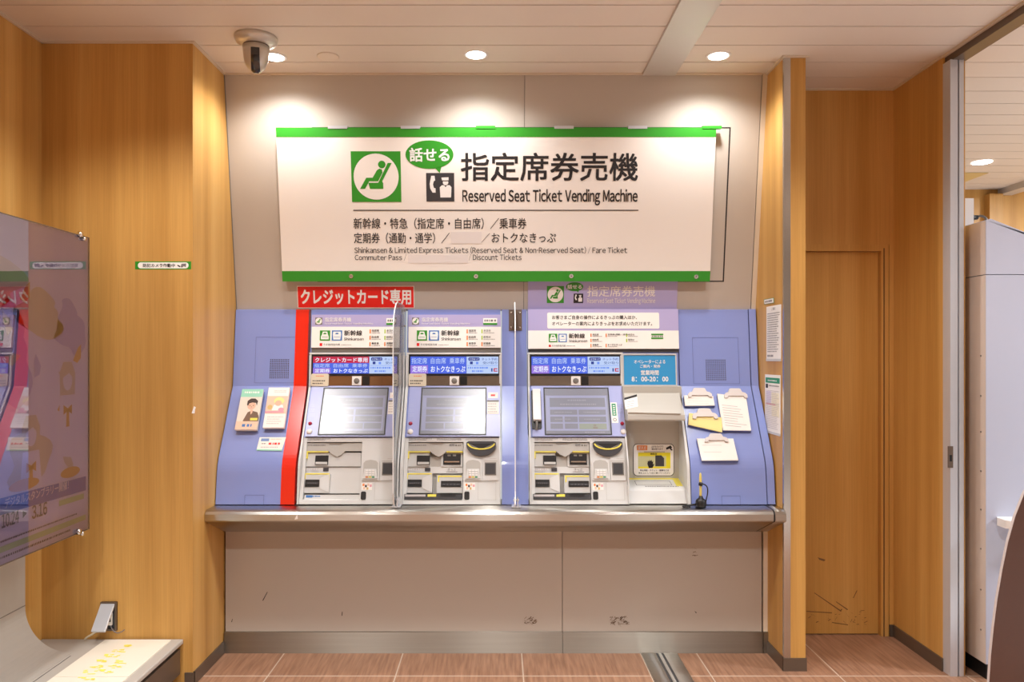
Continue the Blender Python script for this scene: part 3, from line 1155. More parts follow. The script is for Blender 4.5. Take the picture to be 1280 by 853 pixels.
def pocket(t, du, full):
    """silver lower half: frame round a recessed pocket with the slots"""
    X0, X1 = XM2 + du, XM2 + du + WM
    pu0, pv0, pu1, pv1 = PF.box(509, 553, 579, 625)
    pu0 += du
    pu1 += du
    vtop = PF.uv(560, 547.5)[1]
    b = MB()

    def bar(xa, xb, va, vb):
        p, r_ = PF.at(0, va), PF.at(0, vb)
        b.prism([(p.y, p.z), (r_.y, r_.z), (r_.y + 0.085, r_.z), (p.y + 0.085, p.z)], xa, xb, CREAM)
    bar(X0 + 0.010, pu0, 0, vtop)
    bar(pu1, X1 - 0.006, 0, vtop)
    bar(pu0, pu1, pv1, vtop)
    bar(pu0, pu1, 0, pv0)
    b.pbox(PF, pu0, pu1, pv0, pv1, -0.09, -0.045, SHADE)
    o = b.build('front_panel', t, 0.0025)
    # lip with the scooped notch
    b = MB()

    def q(x, y):
        u, v = PF.uv(x, y)
        return (u + du, v)
    pts = [q(509.2, 553.5), q(536, 553.5), q(539, 556.5), q(545, 557.6), q(551, 556.5), q(557, 553.5), q(578.8, 553.5), q(578.8, 563.8),
           q(558, 563.8), q(554, 568), q(548, 571), q(542, 568), q(537, 563.8), q(509.2, 563.8)]
    b.poly(PF, pts, -0.045, -0.008, SHADE)
    b.prect(PF, 535, 553.2, 558.5, 559, SILVER, -0.03, -0.016, du)  # pale plate added behind the notch to cover the pocket's shade
    bx = PF.box(511, 555.4, 533, 558)
    b.dashes(PF, (bx[0] + du, bx[1], bx[2] + du, bx[3]), GREYINK, -0.007, 1, 5)
    if full:
        b.ptext(PF, '紙幣', 561.5, 554.8, 568, 558, GREYINK, -0.007, 0.01, du)
        bx = PF.box(569, 555, 576.5, 558)
        b.dashes(PF, (bx[0] + du, bx[1], bx[2] + du, bx[3]), MIDGREY, -0.007, 1, 6, 0.9)
    b.build('pocket_lip', t, 0.002)
    for x0, x1 in ((509.3, 537), (558, 578.7)) if full else ((509.3, 537),):
        b = MB()
        b.prect(PF, x0, 564.0, x1, 565.2, YEL, -0.03, -0.0075, du)
        if x0 < 520:
            b.prect(PF, 509.4, 565.2, 511.2, 573, YEL, -0.03, -0.0085, du)
        b.build('yellow_marking', t)
    # bracket shaped marks round the lower slots
    fr = [[(509.3, 593, 540.3, 594.6), (509.3, 594.6, 511, 600), (538.8, 594.6, 540.3, 603)]]
    if full:
        fr.append([(548, 596, 577.5, 597.6), (548, 597.6, 549.6, 604)])
    for part in fr:
        b = MB()
        for x0, y0, x1, y1 in part:
            b.prect(PB, x0, y0, x1, y1, YEL, 0.030, 0.0315, du)
        b.build('yellow_marking', t)
    # blocks in the pocket
    b = MB()
    b.prect(PB, 509.5, 567.5, 537 if full else 578.5, 584.5, SILVER, 0.0, 0.028, du)
    b.prect(PB, 537, 572, 553, 584.5, SHADE, 0.0, 0.016, du)
    if full:
        b.prect(PB, 552, 566, 578.5, 584.5, SILVER, 0.0, 0.024, du)
        b.prect(PB, 509.5, 592.5, 541, 617.5, SILVER, 0.0, 0.030, du)
        b.prect(PB, 546.5, 595.5, 578.5, 617.5, SILVER, 0.0, 0.030, du)
        b.prect(PB, 509.5, 584.5, 578.5, 592.5, CREAM, 0.0, 0.018, du)
    else:
        b.prect(PB, 509.5, 592.5, 541, 617.5, SILVER, 0.0, 0.030, du)
        b.prect(PB, 509.5, 585.2, 578.5, 617.5, CREAM, 0.0, 0.020, du)
    b.build('slot_block', t, 0.004 if full else 0.010, 4)
    # funnel shaped faces beside the lower left slot
    b = MB()

    def qb(x, y):
        u, v = PB.uv(x, y)
        return (u + du, v)
    b.poly(PB, [qb(529, 599), qb(540, 594), qb(540.6, 617), qb(529, 612)], 0.030, 0.033, CREAM)
    bx = PB.box(511, 586, 527, 590.5)
    b.dashes(PB, (bx[0] + du, bx[1], bx[2] + du, bx[3]), PALEINK, 0.0305, 1, 9)
    b.build('guide_plate', t, 0.001)
    b = MB()
    b.prect(PB, 531.6, 586, 538.4, 590.3, DKGREY, 0.018, 0.0225, du)
    b.build('slot_label', t)
    if full:
        b = MB()
        b.ptext(PB, 'きっぷ', 560, 586.5, 570, 590, GREYINK, 0.0195, 0.0, du)
        b.prect(PB, 558, 590.6, 572, 591.1, GREYINK, 0.0185, 0.0195, du)
        b.build('ticket_label', t)
    # slots: each with a dark mouth and a lip
    def slot(name, x0, y0, x1, y1, n0, lip):
        s_ = MB()
        s_.prect(PB, x0, y0, x1, y1, BLACK, n0, n0 + 0.004, du)
        if lip == 'tray':
            s_.prect(PB, x0 + 1.0, y1 - 3.2, x1 - 1.0, y1 - 0.4, SILVER, n0 + .004, n0 + .010, du)
        elif lip == 'note':
            s_.prect(PB, x0 + 1.6, y1 - 4.2, x1 - 1.6, y1 - 2.6, CHROME, n0 + .004, n0 + .009, du)
            for k in (0.25, 0.55):
                xm = x0 + (x1 - x0) * k
                s_.prect(PB, xm, y0 + 1, xm + 4, y0 + 3, MIDGREY, n0 + .004, n0 + .006, du)
        else:
            s_.prect(PB, x0 + 1.2, y0 + 3.2, x1 - 1.2, y0 + 5.8, DKGREY, n0 + .004, n0 + .007, du)
            for k in range(5):
                xm = x0 + 4 + (x1 - x0 - 8) * k / 4
                s_.prect(PB, xm - .4, y0 + 4, xm + .4, y0 + 5, GREYINK, n0 + .007, n0 + .008, du)
        s_.build(name, t, 0.0008)
    slot('card_slot', 521.8, 571, 538, 582.4, 0.028, 'tray')
    slot('receipt_slot', 510.7, 601, 528, 610, 0.030, 'x')
    if full:
        slot('banknote_slot', 554.5, 568.8, 576.2, 582.2, 0.024, 'note')
        slot('ticket_slot', 551.8, 602.6, 576.8, 610, 0.030, 'x')
    # bottom tray
    b = MB()
    if full:
        b.prect(PF, 505.5, 618.2, 577.5, 625, DKGREY, -0.035, 0.004, du)
        b.prect(PF, 506.5, 618.6, 532, 621.2, PALEINK, 0.004, 0.005, du)
        b.prect(PF, 534.6, 618.4, 545.2, 621.4, YEL, 0.004, 0.0055, du)
        b.prect(PF, 550.6, 618.2, 569.7, 621, BLACK, 0.004, 0.006, du)
    else:
        b.prect(PF, 509, 618.5, 578, 624.6, CREAM, -0.04, -0.012, du)
        b.prect(PF, 511, 619, 519, 622, ICONBLUE, -0.012, -0.0115, du)
        bx = PF.box(519, 619, 529, 622)
        b.dashes(PF, (bx[0] + du, bx[1], bx[2] + du, bx[3]), ICONBLUE, -0.0112, 1, 2)
    b.build('bottom_tray', t, 0.001)
    if full:                                        # coin bowl
        b = MB()
        k = 24

        def arc(cx, cy, rx, ry, a0, a1):
            r = []
            for i in range(k + 1):
                a = math.radians(a0 + (a1 - a0) * i / k)
                u, v = PF.uv(cx + rx * math.cos(a), cy + ry * math.sin(a))
                r.append((u + du, v))
            return r
        outer = arc(601.5, 556, 18.6, 15, 8, 172) + [q(583.2, 554), q(586, 552.6), q(617, 552.6), q(619.8, 554)]
        b.poly(PF, outer, 0, 0.016, DKGREY)
        o2 = b.build('coin_bowl', t, 0.004, 3)
        b = MB()
        yb = arc(601.5, 555, 17.4, 8.2, 4, 176) + arc(601.5, 555.2, 15.4, 6.4, 176, 4)
        b.poly(PF, yb, 0.016, 0.0185, YEL)
        b.poly(PF, arc(601.5, 555.2, 15.4, 6.2, 4, 176), 0.0162, 0.0166, BLACK)
        b.poly(PF, [q(587, 556), q(598, 561), q(595, 561.3), q(587.5, 558)], 0.0166, 0.018, MIDGREY)
        b.poly(PF, [q(616, 556), q(605, 561), q(608, 561.2), q(615.5, 558)], 0.0166, 0.018, MIDGREY)
        b.build('bowl_rim', o2)
    # keypad housing
    b = MB()
    hood = [q(580.6, 601.2), q(580.6, 578), q(583, 574.5), q(591, 573), q(600, 574.5), q(602.4, 578), q(602.4, 601.2)]
    b.poly(PF, hood, 0, 0.008, CREAM)
    inner = [q(582.4, 599), q(582.4, 579.5), q(585, 576.6), q(591, 575.4), q(598, 576.6), q(600.6, 579.5), q(600.6, 599)]
    b.poly(PF, inner, 0.008, 0.0086, SHADE)
    b.poly(PF, [q(582.4, 599), q(584, 587), q(599, 587), q(600.6, 599)], 0.0086, 0.016, CREAM)
    o3 = b.build('keypad_housing', t, 0.002)
    b = MB()
    for i in range(3):
        for j in range(3):
            b.prect(PF, 586 + 4 * i, 588.3 + 2.7 * j, 589 + 4 * i, 590.2 + 2.7 * j, WHITE, 0.016, 0.020, du)
    for i, m in enumerate((ORANGE, YEL, TEAL)):
        b.prect(PF, 586 + 4 * i, 596.6, 589 + 4 * i, 598, m, 0.016, 0.019, du)
    b.build('keypad', o3, 0.0006)
    b = MB()
    b.prect(PF, 604, 572, 622.2, 601, CREAM, 0, 0.006, du)
    bx = PF.box(612, 573.2, 620.5, 575)
    b.dashes(PF, (bx[0] + du, bx[1], bx[2] + du, bx[3]), PALEINK, 0.0065, 1, 3)
    b.prect(PF, 604.8, 576.6, 621.6, 577.4, SHADE, 0.006, 0.0068, du)
    o4 = b.build('reader_housing', t, 0.002)
    b = MB()
    b.prect(PF, 605.8, 578.6, 620.2, 594.6, MIDGREY, 0.006, 0.008, du)
    b.prect(PF, 607, 580, 619, 593.2, DKGREY, 0.008, 0.0092, du)
    b.build('reader_window', o4)
    b = MB()
    b.prect(PF, 580.6, 604, 594, 612.8, PAPER, 0, 0.001, du)
    for k, (x, y, m) in enumerate(((582, 605, ORANGE), (585, 606.5, DKGREY), (588, 604.8, PEACH), (591, 606, ROSE), (583, 609, PEACH), (587, 609.5, TAN))):
        b.prect(PF, x, y, x + 2.4, y + 3, m, 0.001, 0.0014, du)
    b.build('picture_sticker', t)
    b = MB()
    r = PF.box(580.4, 614.8, 586.8, 625)
    b.rrect(PF, r[0] + du, r[1], r[2] + du, r[3], 0.007, 0, 0.004, BLACK)
    b.build('black_sensor', t, 0.001)
    b = MB()
    r = PF.box(597.2, 603, 620, 625.4)
    b.ring(PF, r[0] + du, r[1], r[2] + du, r[3], 0.0012, 0, 0.0007, SHADE)
    b.build('service_flap', t)
    for x0, x1, sd in ((511, 540, 31), (546, 577, 32)) if full else ((511, 540, 31),):
        b = MB()
        r = PF.box(x0, 548.2, x1, 551)
        b.dashes(PF, (r[0] + du, r[1], r[2] + du, r[3]), GREYINK, 0.0006, 2, sd, 0.8)
        b.build('small_print', t)
    if full:
        b = MB()
        r = PF.box(582, 548.4, 616, 550.6)
        b.dashes(PF, (r[0] + du, r[1], r[2] + du, r[3]), PALEINK, 0.0006, 1, 33, 0.6)
        b.build('small_print', t)


def machine(du, label, full=True, phone=False, header=True, credit=False, mirror=None):
    X0, X1 = XM2 + du, XM2 + du + WM
    t = thing('ticket_vending_machine', label, 'ticket machine', ((X0 + X1) / 2, 3.8, 0.775), 'ticket vending machines on the counter')
    zE = E_[1]
    b = MB()
    b.prism([A, B_, (E_[0] + 0.001, zE), (4.04, zE), (4.04, A[1])], X0, X1, BLUE)
    b.prism([(3.86, zE - .002), (3.775, 0.775), (4.04, 0.775), (4.04, zE)], X0 + 0.01, X1 - 0.01, SHADE)
    b.build('housing', t, 0.0015)
    # cream side rails that follow the bent outline
    for xa, xb in ((X0 - (0.005 if full and not phone else 0), X0 + 0.009), (X1 - 0.006, X1 + (0 if full else 0.008))):
        b = MB()
        prof_ = rounded((3.922, 1.50), B_, Cc, D_, 0.03)
        b.prism([(y - 0.006, z + 0.002) for y, z in prof_] + [(y + 0.055, z) for y, z in prof_[::-1]], xa, xb, CREAM)
        b.build('side_rail', t, 0.001)
    if header:
        b = MB()
        b.prect(PU, 511, 394.2, 626, 409.3, LAV, 0, 0.016, du)
        b.prect(PU, 511, 409.3, 626, 435.2, PAPER, 0, 0.016, du)
        b.prect(PU, 511, 435.2, 626, 440.5, MIDGREY, 0, 0.006, du)
        o = b.build('header_panel', t)
        header_print(o, HEAD, du)
    # display frame
    b = MB()
    b.prect(PU, 508.6, 441.2, 627.2, 443.4, CREAM, 0, 0.012, du)
    b.prect(PU, 508.6, 443.4, 511, 483, CREAM, 0, 0.010, du)
    b.prect(PU, 625.2, 443.4, 627.2, 483, CREAM, 0, 0.010, du)
    b.build('display_frame', t, 0.001)
    lcd(t, du, credit)
    # camera strip under the display
    b = MB()
    b.prect(PM_U, 511, 470.2, 625.2, 482.4, mirror or STRIPM, 0, 0.003, du)
    b.build('camera_strip', t)
    b = MB()
    u, v = PM_U.uv(568, 476.5)
    b.pbox(PM_U, u + du - 0.024, u + du + 0.024, v - 0.022, v + 0.024, 0.003, 0.010, WHITE)
    b.lathe(PM_U.at(u + du, v, 0.008), PM_U.N, [(0.002, 0.015), (0.006, 0.014), (0.008, 0.010)], MIDGREY, 20)
    b.build('camera', t)
    b = MB()
    u, v = PM_U.uv(579.5, 476.5)
    b.pbox(PM_U, u + du - 0.018, u + du + 0.018, v - 0.022, v + 0.024, 0.003, 0.009, BLACK)
    b.build('sensor', t, 0.001)
    # touch screen module
    b = MB()
    b.prect(PS, 510.5, 483.8, 625, 546.6, BEZEL, 0, 0.010, du)
    b.build('screen_bezel', t, 0.003)
    SG = Pl(PS.O + PS.N * 0.010, PS.U, PS.V)
    b = MB()
    x0, y0, x1, y1 = 526.3, 486, 607, 543.5
    r = SG.box(x0, y0, x1, y1)
    b.ring(SG, r[0] + du - 0.004, r[1] - 0.003, r[2] + du + 0.004, r[3] + 0.005, 0.006, 0, 0.003, BLACK)
    b.pbox(SG, r[0] + du, r[2] + du, r[1], r[3], 0, 0.0012, SCREEN)
    o = b.build('touch_screen', t)
    b = MB()
    W, H = r[2] - r[0], r[3] - r[1]

    def sr(a0, b0, a1, b1, m, n=0.0018):
        b.pbox(SG, r[0] + du + a0 * W, r[0] + du + a1 * W, r[3] - b1 * H, r[3] - b0 * H, n, n, m)
    sr(0.02, 0.16, 0.97, 0.95, SCRPALE, 0.0015)
    sr(0.0, 0.02, 1, 0.15, SCRLINE)
    sr(0.08, 0.21, 0.94, 0.41, SCRLINE)
    if phone:
        for a0, b0, a1, b1 in ((0.08, 0.47, 0.5, 0.58), (0.52, 0.47, 0.94, 0.58), (0.08, 0.62, 0.27, 0.74), (0.3, 0.62, 0.5, 0.74),
                               (0.52, 0.62, 0.94, 0.74), (0.08, 0.77, 0.27, 0.88), (0.3, 0.77, 0.5, 0.88)):
            sr(a0, b0, a1, b1, SCRLINE)
        sr(0.52, 0.77, 0.94, 0.89, MATS.get('screen_green') or mat('screen_green', S(138, 150, 142), 0.26, 0, 1.0))
        sr(0.74, 0.79, 0.78, 0.83, MIDGREY, 0.0021)
        sr(0.73, 0.84, 0.80, 0.88, MIDGREY, 0.0021)
    else:
        for a0, b0, a1, b1 in ((0.08, 0.46, 0.5, 0.58), (0.53, 0.46, 0.94, 0.58), (0.08, 0.61, 0.5, 0.73), (0.53, 0.61, 0.94, 0.73),
                               (0.08, 0.76, 0.36, 0.88), (0.38, 0.76, 0.66, 0.88), (0.68, 0.76, 0.94, 0.88)):
            sr(a0, b0, a1, b1, SCRLINE)
    sr(0.0, 0.92, 1, 0.99, SCRLINE)
    b.dashes(SG, (r[0] + du + .36 * W, r[3] - .29 * H, r[0] + du + .66 * W, r[3] - .24 * H), STXT, 0.0021, 1, 41, 0.7)
    b.dashes(SG, (r[0] + du + .24 * W, r[3] - .38 * H, r[0] + du + .8 * W, r[3] - .33 * H), STXT, 0.0021, 1, 42, 0.7)
    for k, (a0, b0, a1) in enumerate(((0.15, 0.51, 0.42), (0.6, 0.51, 0.85), (0.15, 0.66, 0.40), (0.6, 0.66, 0.85), (0.6, 0.94, 0.9))):
        b.dashes(SG, (r[0] + du + a0 * W, r[3] - (b0 + .035) * H, r[0] + du + a1 * W, r[3] - b0 * H), STXT, 0.0021, 1, 50 + k, 0.7)
    b.build('screen_picture', o)
    # buttons
    bx = 604.2 + 12 if phone else 0
    RBTN = MATS.get('button_red') or mat('button_red', S(170, 24, 60), 0.3)
    for (px, py, rr, m, nm) in ((513.2, 529.8, 0.0085, RBTN, 'red_button'), (513, 540, 0.0125, WHITE, 'white_button')):
        if phone:
            px = 621.5 if nm == 'red_button' else 622
        u, v = SG.uv(px, py)
        s_ = MB()
        s_.lathe(SG.at(u + du, v, 0), SG.N, [(0, rr * 1.15), (0.004, rr * 1.1), (0.009, rr * .8), (0.011, rr * .4)], m, 20)
        s_.build(nm, t)
    b = MB()
    if not phone:
        b.prect(SG, 610.3, 491, 622.4, 498, PAPER, 0, 0.001, du)
        b.prect(SG, 613.5, 493.4, 619, 495.6, RED, 0.001, 0.0014, du)
        b.prect(SG, 609, 500.5, 623.6, 518, PAPER, 0, 0.001, du)
        b.prect(SG, 609, 500.5, 623.6, 502.6, GREYINK, 0.001, 0.0014, du)
        r2 = SG.box(610, 504, 622.6, 517)
        b.dashes(SG, (r2[0] + du, r2[1], r2[2] + du, r2[3]), PALEINK, 0.0014, 4, 61, 0.5)
        b.build('notice_sticker', t)
        b = MB()
        for k, yy in enumerate((505, 511, 517)):
            r2 = SG.box(511.5, yy, 518.5, yy + 4.4)
            b.dashes(SG, (r2[0] + du, r2[1], r2[2] + du, r2[3]), MATS.get('emboss') or mat('emboss', S(176, 186, 224), 0.3), 0.0006, 2, 70 + k, 0.6)
        b.build('raised_markings', t)
    else:
        b.prect(SG, 608.8, 503.5, 617, 529, PAPER, 0, 0.001, du)
        b.prect(SG, 610.3, 505, 615.4, 520, TEAL, 0.001, 0.0014, du)
        u, v = SG.uv(612.8, 525)
        b.disc(SG, u + du, v, 0.009, 0.009, 0.001, 0.0014, GREYINK, 16)
        b.disc(SG, u + du, v, 0.006, 0.006, 0.001, 0.0018, PAPER, 16)
        r2 = SG.box(611.6, 506, 614.2, 519)
        for k in range(5):
            vv = r2[1] + (r2[3] - r2[1]) * k / 5
            b.pbox(SG, r2[0] + du, r2[2] + du, vv + 0.002, vv + 0.007, 0.0018, 0.0018, PAPER)
        b.build('green_sticker', t)
        g = MB()
        r2 = SG.box(618.5, 506, 623.5, 517)
        for i in range(4):
            for j in range(9):
                g.disc(SG, r2[0] + du + (r2[2] - r2[0]) * i / 3, r2[1] + (r2[3] - r2[1]) * j / 8, 0.0015, 0.0015, 0.0008, 0.0008, MIDGREY, 6)
        g.build('speaker_holes', t)
    pocket(t, du, full)
    return t


XM1 = -0.993
STRIPM = mat('strip_metal', (0.45, 0.43, 0.39, 1), 0.12, 0.9)
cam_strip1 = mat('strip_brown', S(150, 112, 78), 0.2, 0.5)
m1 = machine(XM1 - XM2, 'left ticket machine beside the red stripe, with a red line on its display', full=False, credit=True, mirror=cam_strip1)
m2 = machine(0.0, 'middle ticket machine between the two clear acrylic screens', full=True)
m3 = machine(0.145 - XM2, 'right ticket machine with a white telephone handset and an operator booth', full=True, phone=True, header=False)
# cream notice plates clipped under the displays of the left and middle machine
for tt, du in ((m1, XM1 - XM2), (m2, 0.0)):
    b = MB()
    P3 = Pl(PU.O + PU.N * 0.012, PU.U, PU.V)
    r = P3.box(511, 467.4, 533, 483)
    b.rrect(P3, r[0] + du, r[1], r[2] + du, r[3], 0.008, 0, 0.004, mat('cream_plate', S(226, 216, 194), 0.5))
    r2 = P3.box(513, 475, 531, 481.5)
    b.dashes(P3, (r2[0] + du, r2[1], r2[2] + du, r2[3]), INK, 0.0046, 2, 81, 0.55)
    r2 = P3.box(517, 469.4, 527, 471.6)
    b.dashes(P3, (r2[0] + du, r2[1], r2[2] + du, r2[3]), ORANGE, 0.0046, 1, 82, 0.7)
    b.build('notice_plate', tt)

# header of the right machine: lavender board running up the leaning wall
t = m3
HU = Pl(UPW.O + UPW.N * 0.006, UPW.U, UPW.V)
hx0, hx1 = PU.uv(660, 400)[0], PU.uv(847, 400)[0]
b = MB()
vtop = HU.uv(750, 348)[1]
b.pbox(HU, hx0, hx1, 0.0, vtop, -0.005, 0.0, LAV)
va, vbm = PU.uv(750, 387.2)[1], PU.uv(750, 414)[1]
b.pbox(PU, hx0, hx1, vbm, va, 0, 0.016, LAV)
v2 = PU.uv(750, 436.6)[1]
b.pbox(PU, hx0, hx1, v2, vbm, 0, 0.016, PAPER)
v3 = PU.uv(750, 440.6)[1]
b.pbox(PU, hx0, hx1, v3, v2, 0, 0.006, DKGREY)
o = b.build('header_panel', t)
b = MB()
q0, q1 = HU.uv(683.5, 379), HU.uv(705, 357.5)
seat_icon(b, HU, q0[0], q0[1], q1[0] - q0[0], 0.0012)
b.build('seat_pictogram', o)
b = MB()
cu, cv = HU.uv(718.3, 358.6)
bubble(b, HU, cu, cv, 10.8 * 3.96 / F, 5.6 * 3.96 / F, 0.0012, WHITE)
b.build('speech_bubble', o)
b = MB()
q0, q1 = HU.uv(717, 379), HU.uv(729, 367)
phone_icon(b, HU, q0[0], q0[1], q1[0] - q0[0])
b.build('operator_pictogram', o)
b = MB()
b.ptext(HU, '指定席券売機', 734, 357.5, 819, 371, SIGNW, 0.0012, 0.006)
b.ptext(HU, 'Reserved Seat Ticket Vending Machine', 734, 372.8, 819, 381, SIGNW, 0.0012)
r = HEAD.box(684, 391, 824, 411)
b.build('title_lettering', o)
b = MB()
b.rrect(HEAD, r[0], r[1], r[2], r[3], 0.008, 0, 0.0012, PAPER)
b.ptext(HEAD, 'お客さまご自身の操作によるきっぷの購入ほか、', 690, 394.4, 796, 399.6, INK, 0.0018, 0.012)
b.ptext(HEAD, 'オペレーターの案内によりきっぷをお求めいただけます。', 690, 402.2, 815, 407.4, INK, 0.0018, 0.012)
b.build('notice_strip', o)
for x, m, k in ((686, GREEN, 0), (698, ICONBLUE, 1)):
    b = MB()
    q0, q1 = HEAD.uv(x, 428), HEAD.uv(x + 10.6, 417.2)
    train_icon(b, HEAD, q0[0], q0[1], q1[0] - q0[0], m, 0.0012, k)
    b.build('train_pictogram', o)
b = MB()
b.ptext(HEAD, '新幹線', 711, 417, 731, 423.3, INK, 0.0016, 0.015)
b.ptext(HEAD, 'Shinkansen', 711, 424.6, 734, 428, INK, 0.0016)
b.prect(HEAD, 686, 431.2, 688.6, 433.8, RED, 0, 0.0014)
b.ptext(HEAD, 'その他特急列車', 690, 431.2, 707, 433.8, INK, 0.0016)
r = HEAD.box(708, 432, 719, 433.6)
b.dashes(HEAD, r, GREYINK, 0.0016, 1, 91)
for col, (x, m, names) in enumerate(((738, ORANGE, ('指定席', '自由席', '乗車券')), (757, ORANGE, ('定期券(通勤・通学)', None, 'おトクなきっぷ')),
                                     (782.6, LIME, ('本日分', '前売分', None)))):
    for i, nm in enumerate(names):
        if not nm:
            continue
        y0 = 417.3 + 6.4 * i
        b.prect(HEAD, x, y0, x + 1.4, y0 + 4.2, m, 0, 0.0014)
        ww = 2.55 * len(nm)
        b.ptext(HEAD, nm, x + 2.6, y0, x + 2.6 + ww, y0 + 2.4, INK, 0.0016, 0.01)
        r = HEAD.box(x + 2.6, y0 + 2.8, x + 2.6 + 12, y0 + 4.2)
        b.dashes(HEAD, r, GREYINK, 0.0016, 1, 95 + i)
b.build('lettering', o)
b = MB()
b.prect(HEAD, 814, 417.4, 829, 419.2, GREEN, 0, 0.0014)
b.prect(HEAD, 814, 422.2, 829, 424, GREEN, 0, 0.0014)
r = HEAD.box(814.5, 419.4, 828.5, 422)
b.dashes(HEAD, r, GREYINK, 0.0014, 1, 99, 0.8)
b.build('badge', o)

# telephone handset
b = MB()
PH = Pl(PS.O + PS.N * 0.010, PS.U, PS.V)
r = PH.box(664.2, 488.5, 676.6, 537)
b.rrect(PH, r[0], r[1], r[2], r[3], 0.010, 0, 0.006, BLACK)
o = b.build('handset_cradle', t, 0.002)
b = MB()
r = PH.box(666, 489.5, 675.6, 528)
H = r[3] - r[1]
yz = []
for k in range(13):
    f = k / 12
    yz.append((r[1] + f * H, 0.020 + 0.012 * (2 * f - 1) ** 2))
pl2 = Pl(PH.at(r[0], 0, 0), PH.V, PH.N)
b.poly(pl2, [(v - 0, n) for v, n in yz] + [(r[3], 0.006), (r[3] - .05, 0.006), (r[3] - .06, 0.012), (r[1] + .06, 0.012), (r[1] + .05, 0.006), (r[1], 0.006)],
       0, r[2] - r[0], WHITE)
b.build('handset', t, 0.004, 3)
b = MB()
u, v = PH.uv(670.6, 528)
b.tube([PH.at(u, v, 0.02), PH.at(u, v - 0.03, 0.022), PH.at(u - 0.004, v - 0.05, 0.012)], 0.006, MIDGREY)
b.build('handset_cord', t)

# operator booth: part of the right machine
XO0, XO1 = 0.145 + WM, 0.932
b = MB()
b.prism([A, B_, (4.04, B_[1]), (4.04, A[1])], XO0, XO1, BLUE)
b.prism([(3.86, B_[1]), (3.86, 0.775), (4.04, 0.775), (4.04, B_[1])], XO0, XO1, BOOTH)
o = b.build('booth_back', t)
b = MB()
r = PU.box(777.6, 442.6, 845.4, 483)
b.pbox(PU, r[0], r[2], r[1], r[3], 0, 0.008, SILVER)
b.pbox(PU, r[0] + 0.008, r[2] - 0.006, r[1] + 0.006, r[3] - 0.009, 0.008, 0.0086, SIGNBLUE)
b.ring(PU, r[0], r[1], r[2], r[3], 0.006, 0.008, 0.013, SILVER)
o = b.build('hours_panel', t)
b = MB()
PO = Pl(PU.O + PU.N * 0.0086, PU.U, PU.V)
for s_, x0, y0, x1, y1, bo in (('オペレーターによる', 792.5, 450, 831.6, 454.8, 0.01), ('ご案内・発券', 800, 456, 825.4, 460.2, 0.01),
                               ('営業時間', 801, 463, 823.4, 469.2, 0.02), ('8：00-20：00', 789.5, 471, 835.4, 477.2, 0.02)):
    b.ptext(PO, s_, x0, y0, x1, y1, WHITE, 0.001, bo)
b.build('lettering', o)
# visor
b = MB()
zv = 1.176
b.prism([(3.915, 1.340), (3.895, 1.336), (3.742, 1.215), (3.732, 1.205), (3.728, 1.180), (3.736, zv), (3.90, zv)], XO0 + 0.002, XO1 - 0.014, BOOTH)
o = b.build('visor', t, 0.006, 3)
b = MB()
VP = slope((3.895, 1.336), (3.742, 1.215))
q = [VP.uv(*p) for p in ((780, 498), (796, 493.5), (797.5, 508.5), (782, 512))]
b.poly(VP, q, 0, 0.0012, PAPER)
qq = [VP.uv(*p) for p in ((780, 498), (796, 493.5), (796.3, 496.2), (780.4, 500.6))]
b.poly(VP, qq, 0.0012, 0.0018, INK)
for k in range(3):
    y0 = 503 + 2.8 * k
    qq = [VP.uv(*p) for p in ((783.5, y0), (793, y0 - 2), (793, y0 - 1.2), (783.5, y0 + .8))]
    b.poly(VP, qq, 0.0012, 0.0018, PALEINK)
b.build('visor_sticker', o)
b = MB()
q = [VP.uv(*p) for p in ((784, 517.5), (796, 513), (808, 506.5), (818, 500), (826, 496.5), (836, 494.5), (849, 493), (851, 519))]
b.poly(VP, q, -0.02, 0.010, BOOTH)
b.build('visor_bulge', o, 0.008, 4)
# right cheek and left cheek
b = MB()
cheek = rounded((3.905, 1.345), (3.905, 1.342), Cc, D_, 0.03)
b.prism([(y - 0.006, z) for y, z in cheek] + [(3.88, 0.775), (3.88, 1.342)], XO1 - 0.014, XO1, CREAM)
b.build('side_cheek', t, 0.002)
# tray at the bottom
b = MB()
b.prism([(3.86, 0.872), (3.735, 0.845), (3.715, 0.835), (3.69, 0.773), (3.86, 0.773)], XO0 + 0.002, XO1 - 0.014, CREAM)
o = b.build('document_tray', t, 0.002)
TP = slope((3.86, 0.872), (3.735, 0.845))
b = MB()
b.pbox(TP, XO0 + 0.004, XO1 - 0.018, 0.108, 0.126, 0, 0.001, YEL)
b.pbox(TP, XO1 - 0.05, XO1 - 0.018, 0.02, 0.108, 0, 0.001, YEL)
b.ring(TP, XO0 + 0.05, 0.03, XO1 - 0.07, 0.09, 0.002, 0, 0.0008, GREYINK)
b.dashes(TP, (XO0 + 0.09, 0.008, XO1 - 0.04, 0.020), GREYINK, 0.0008, 1, 110, 0.8)
b.build('tray_marking', o)
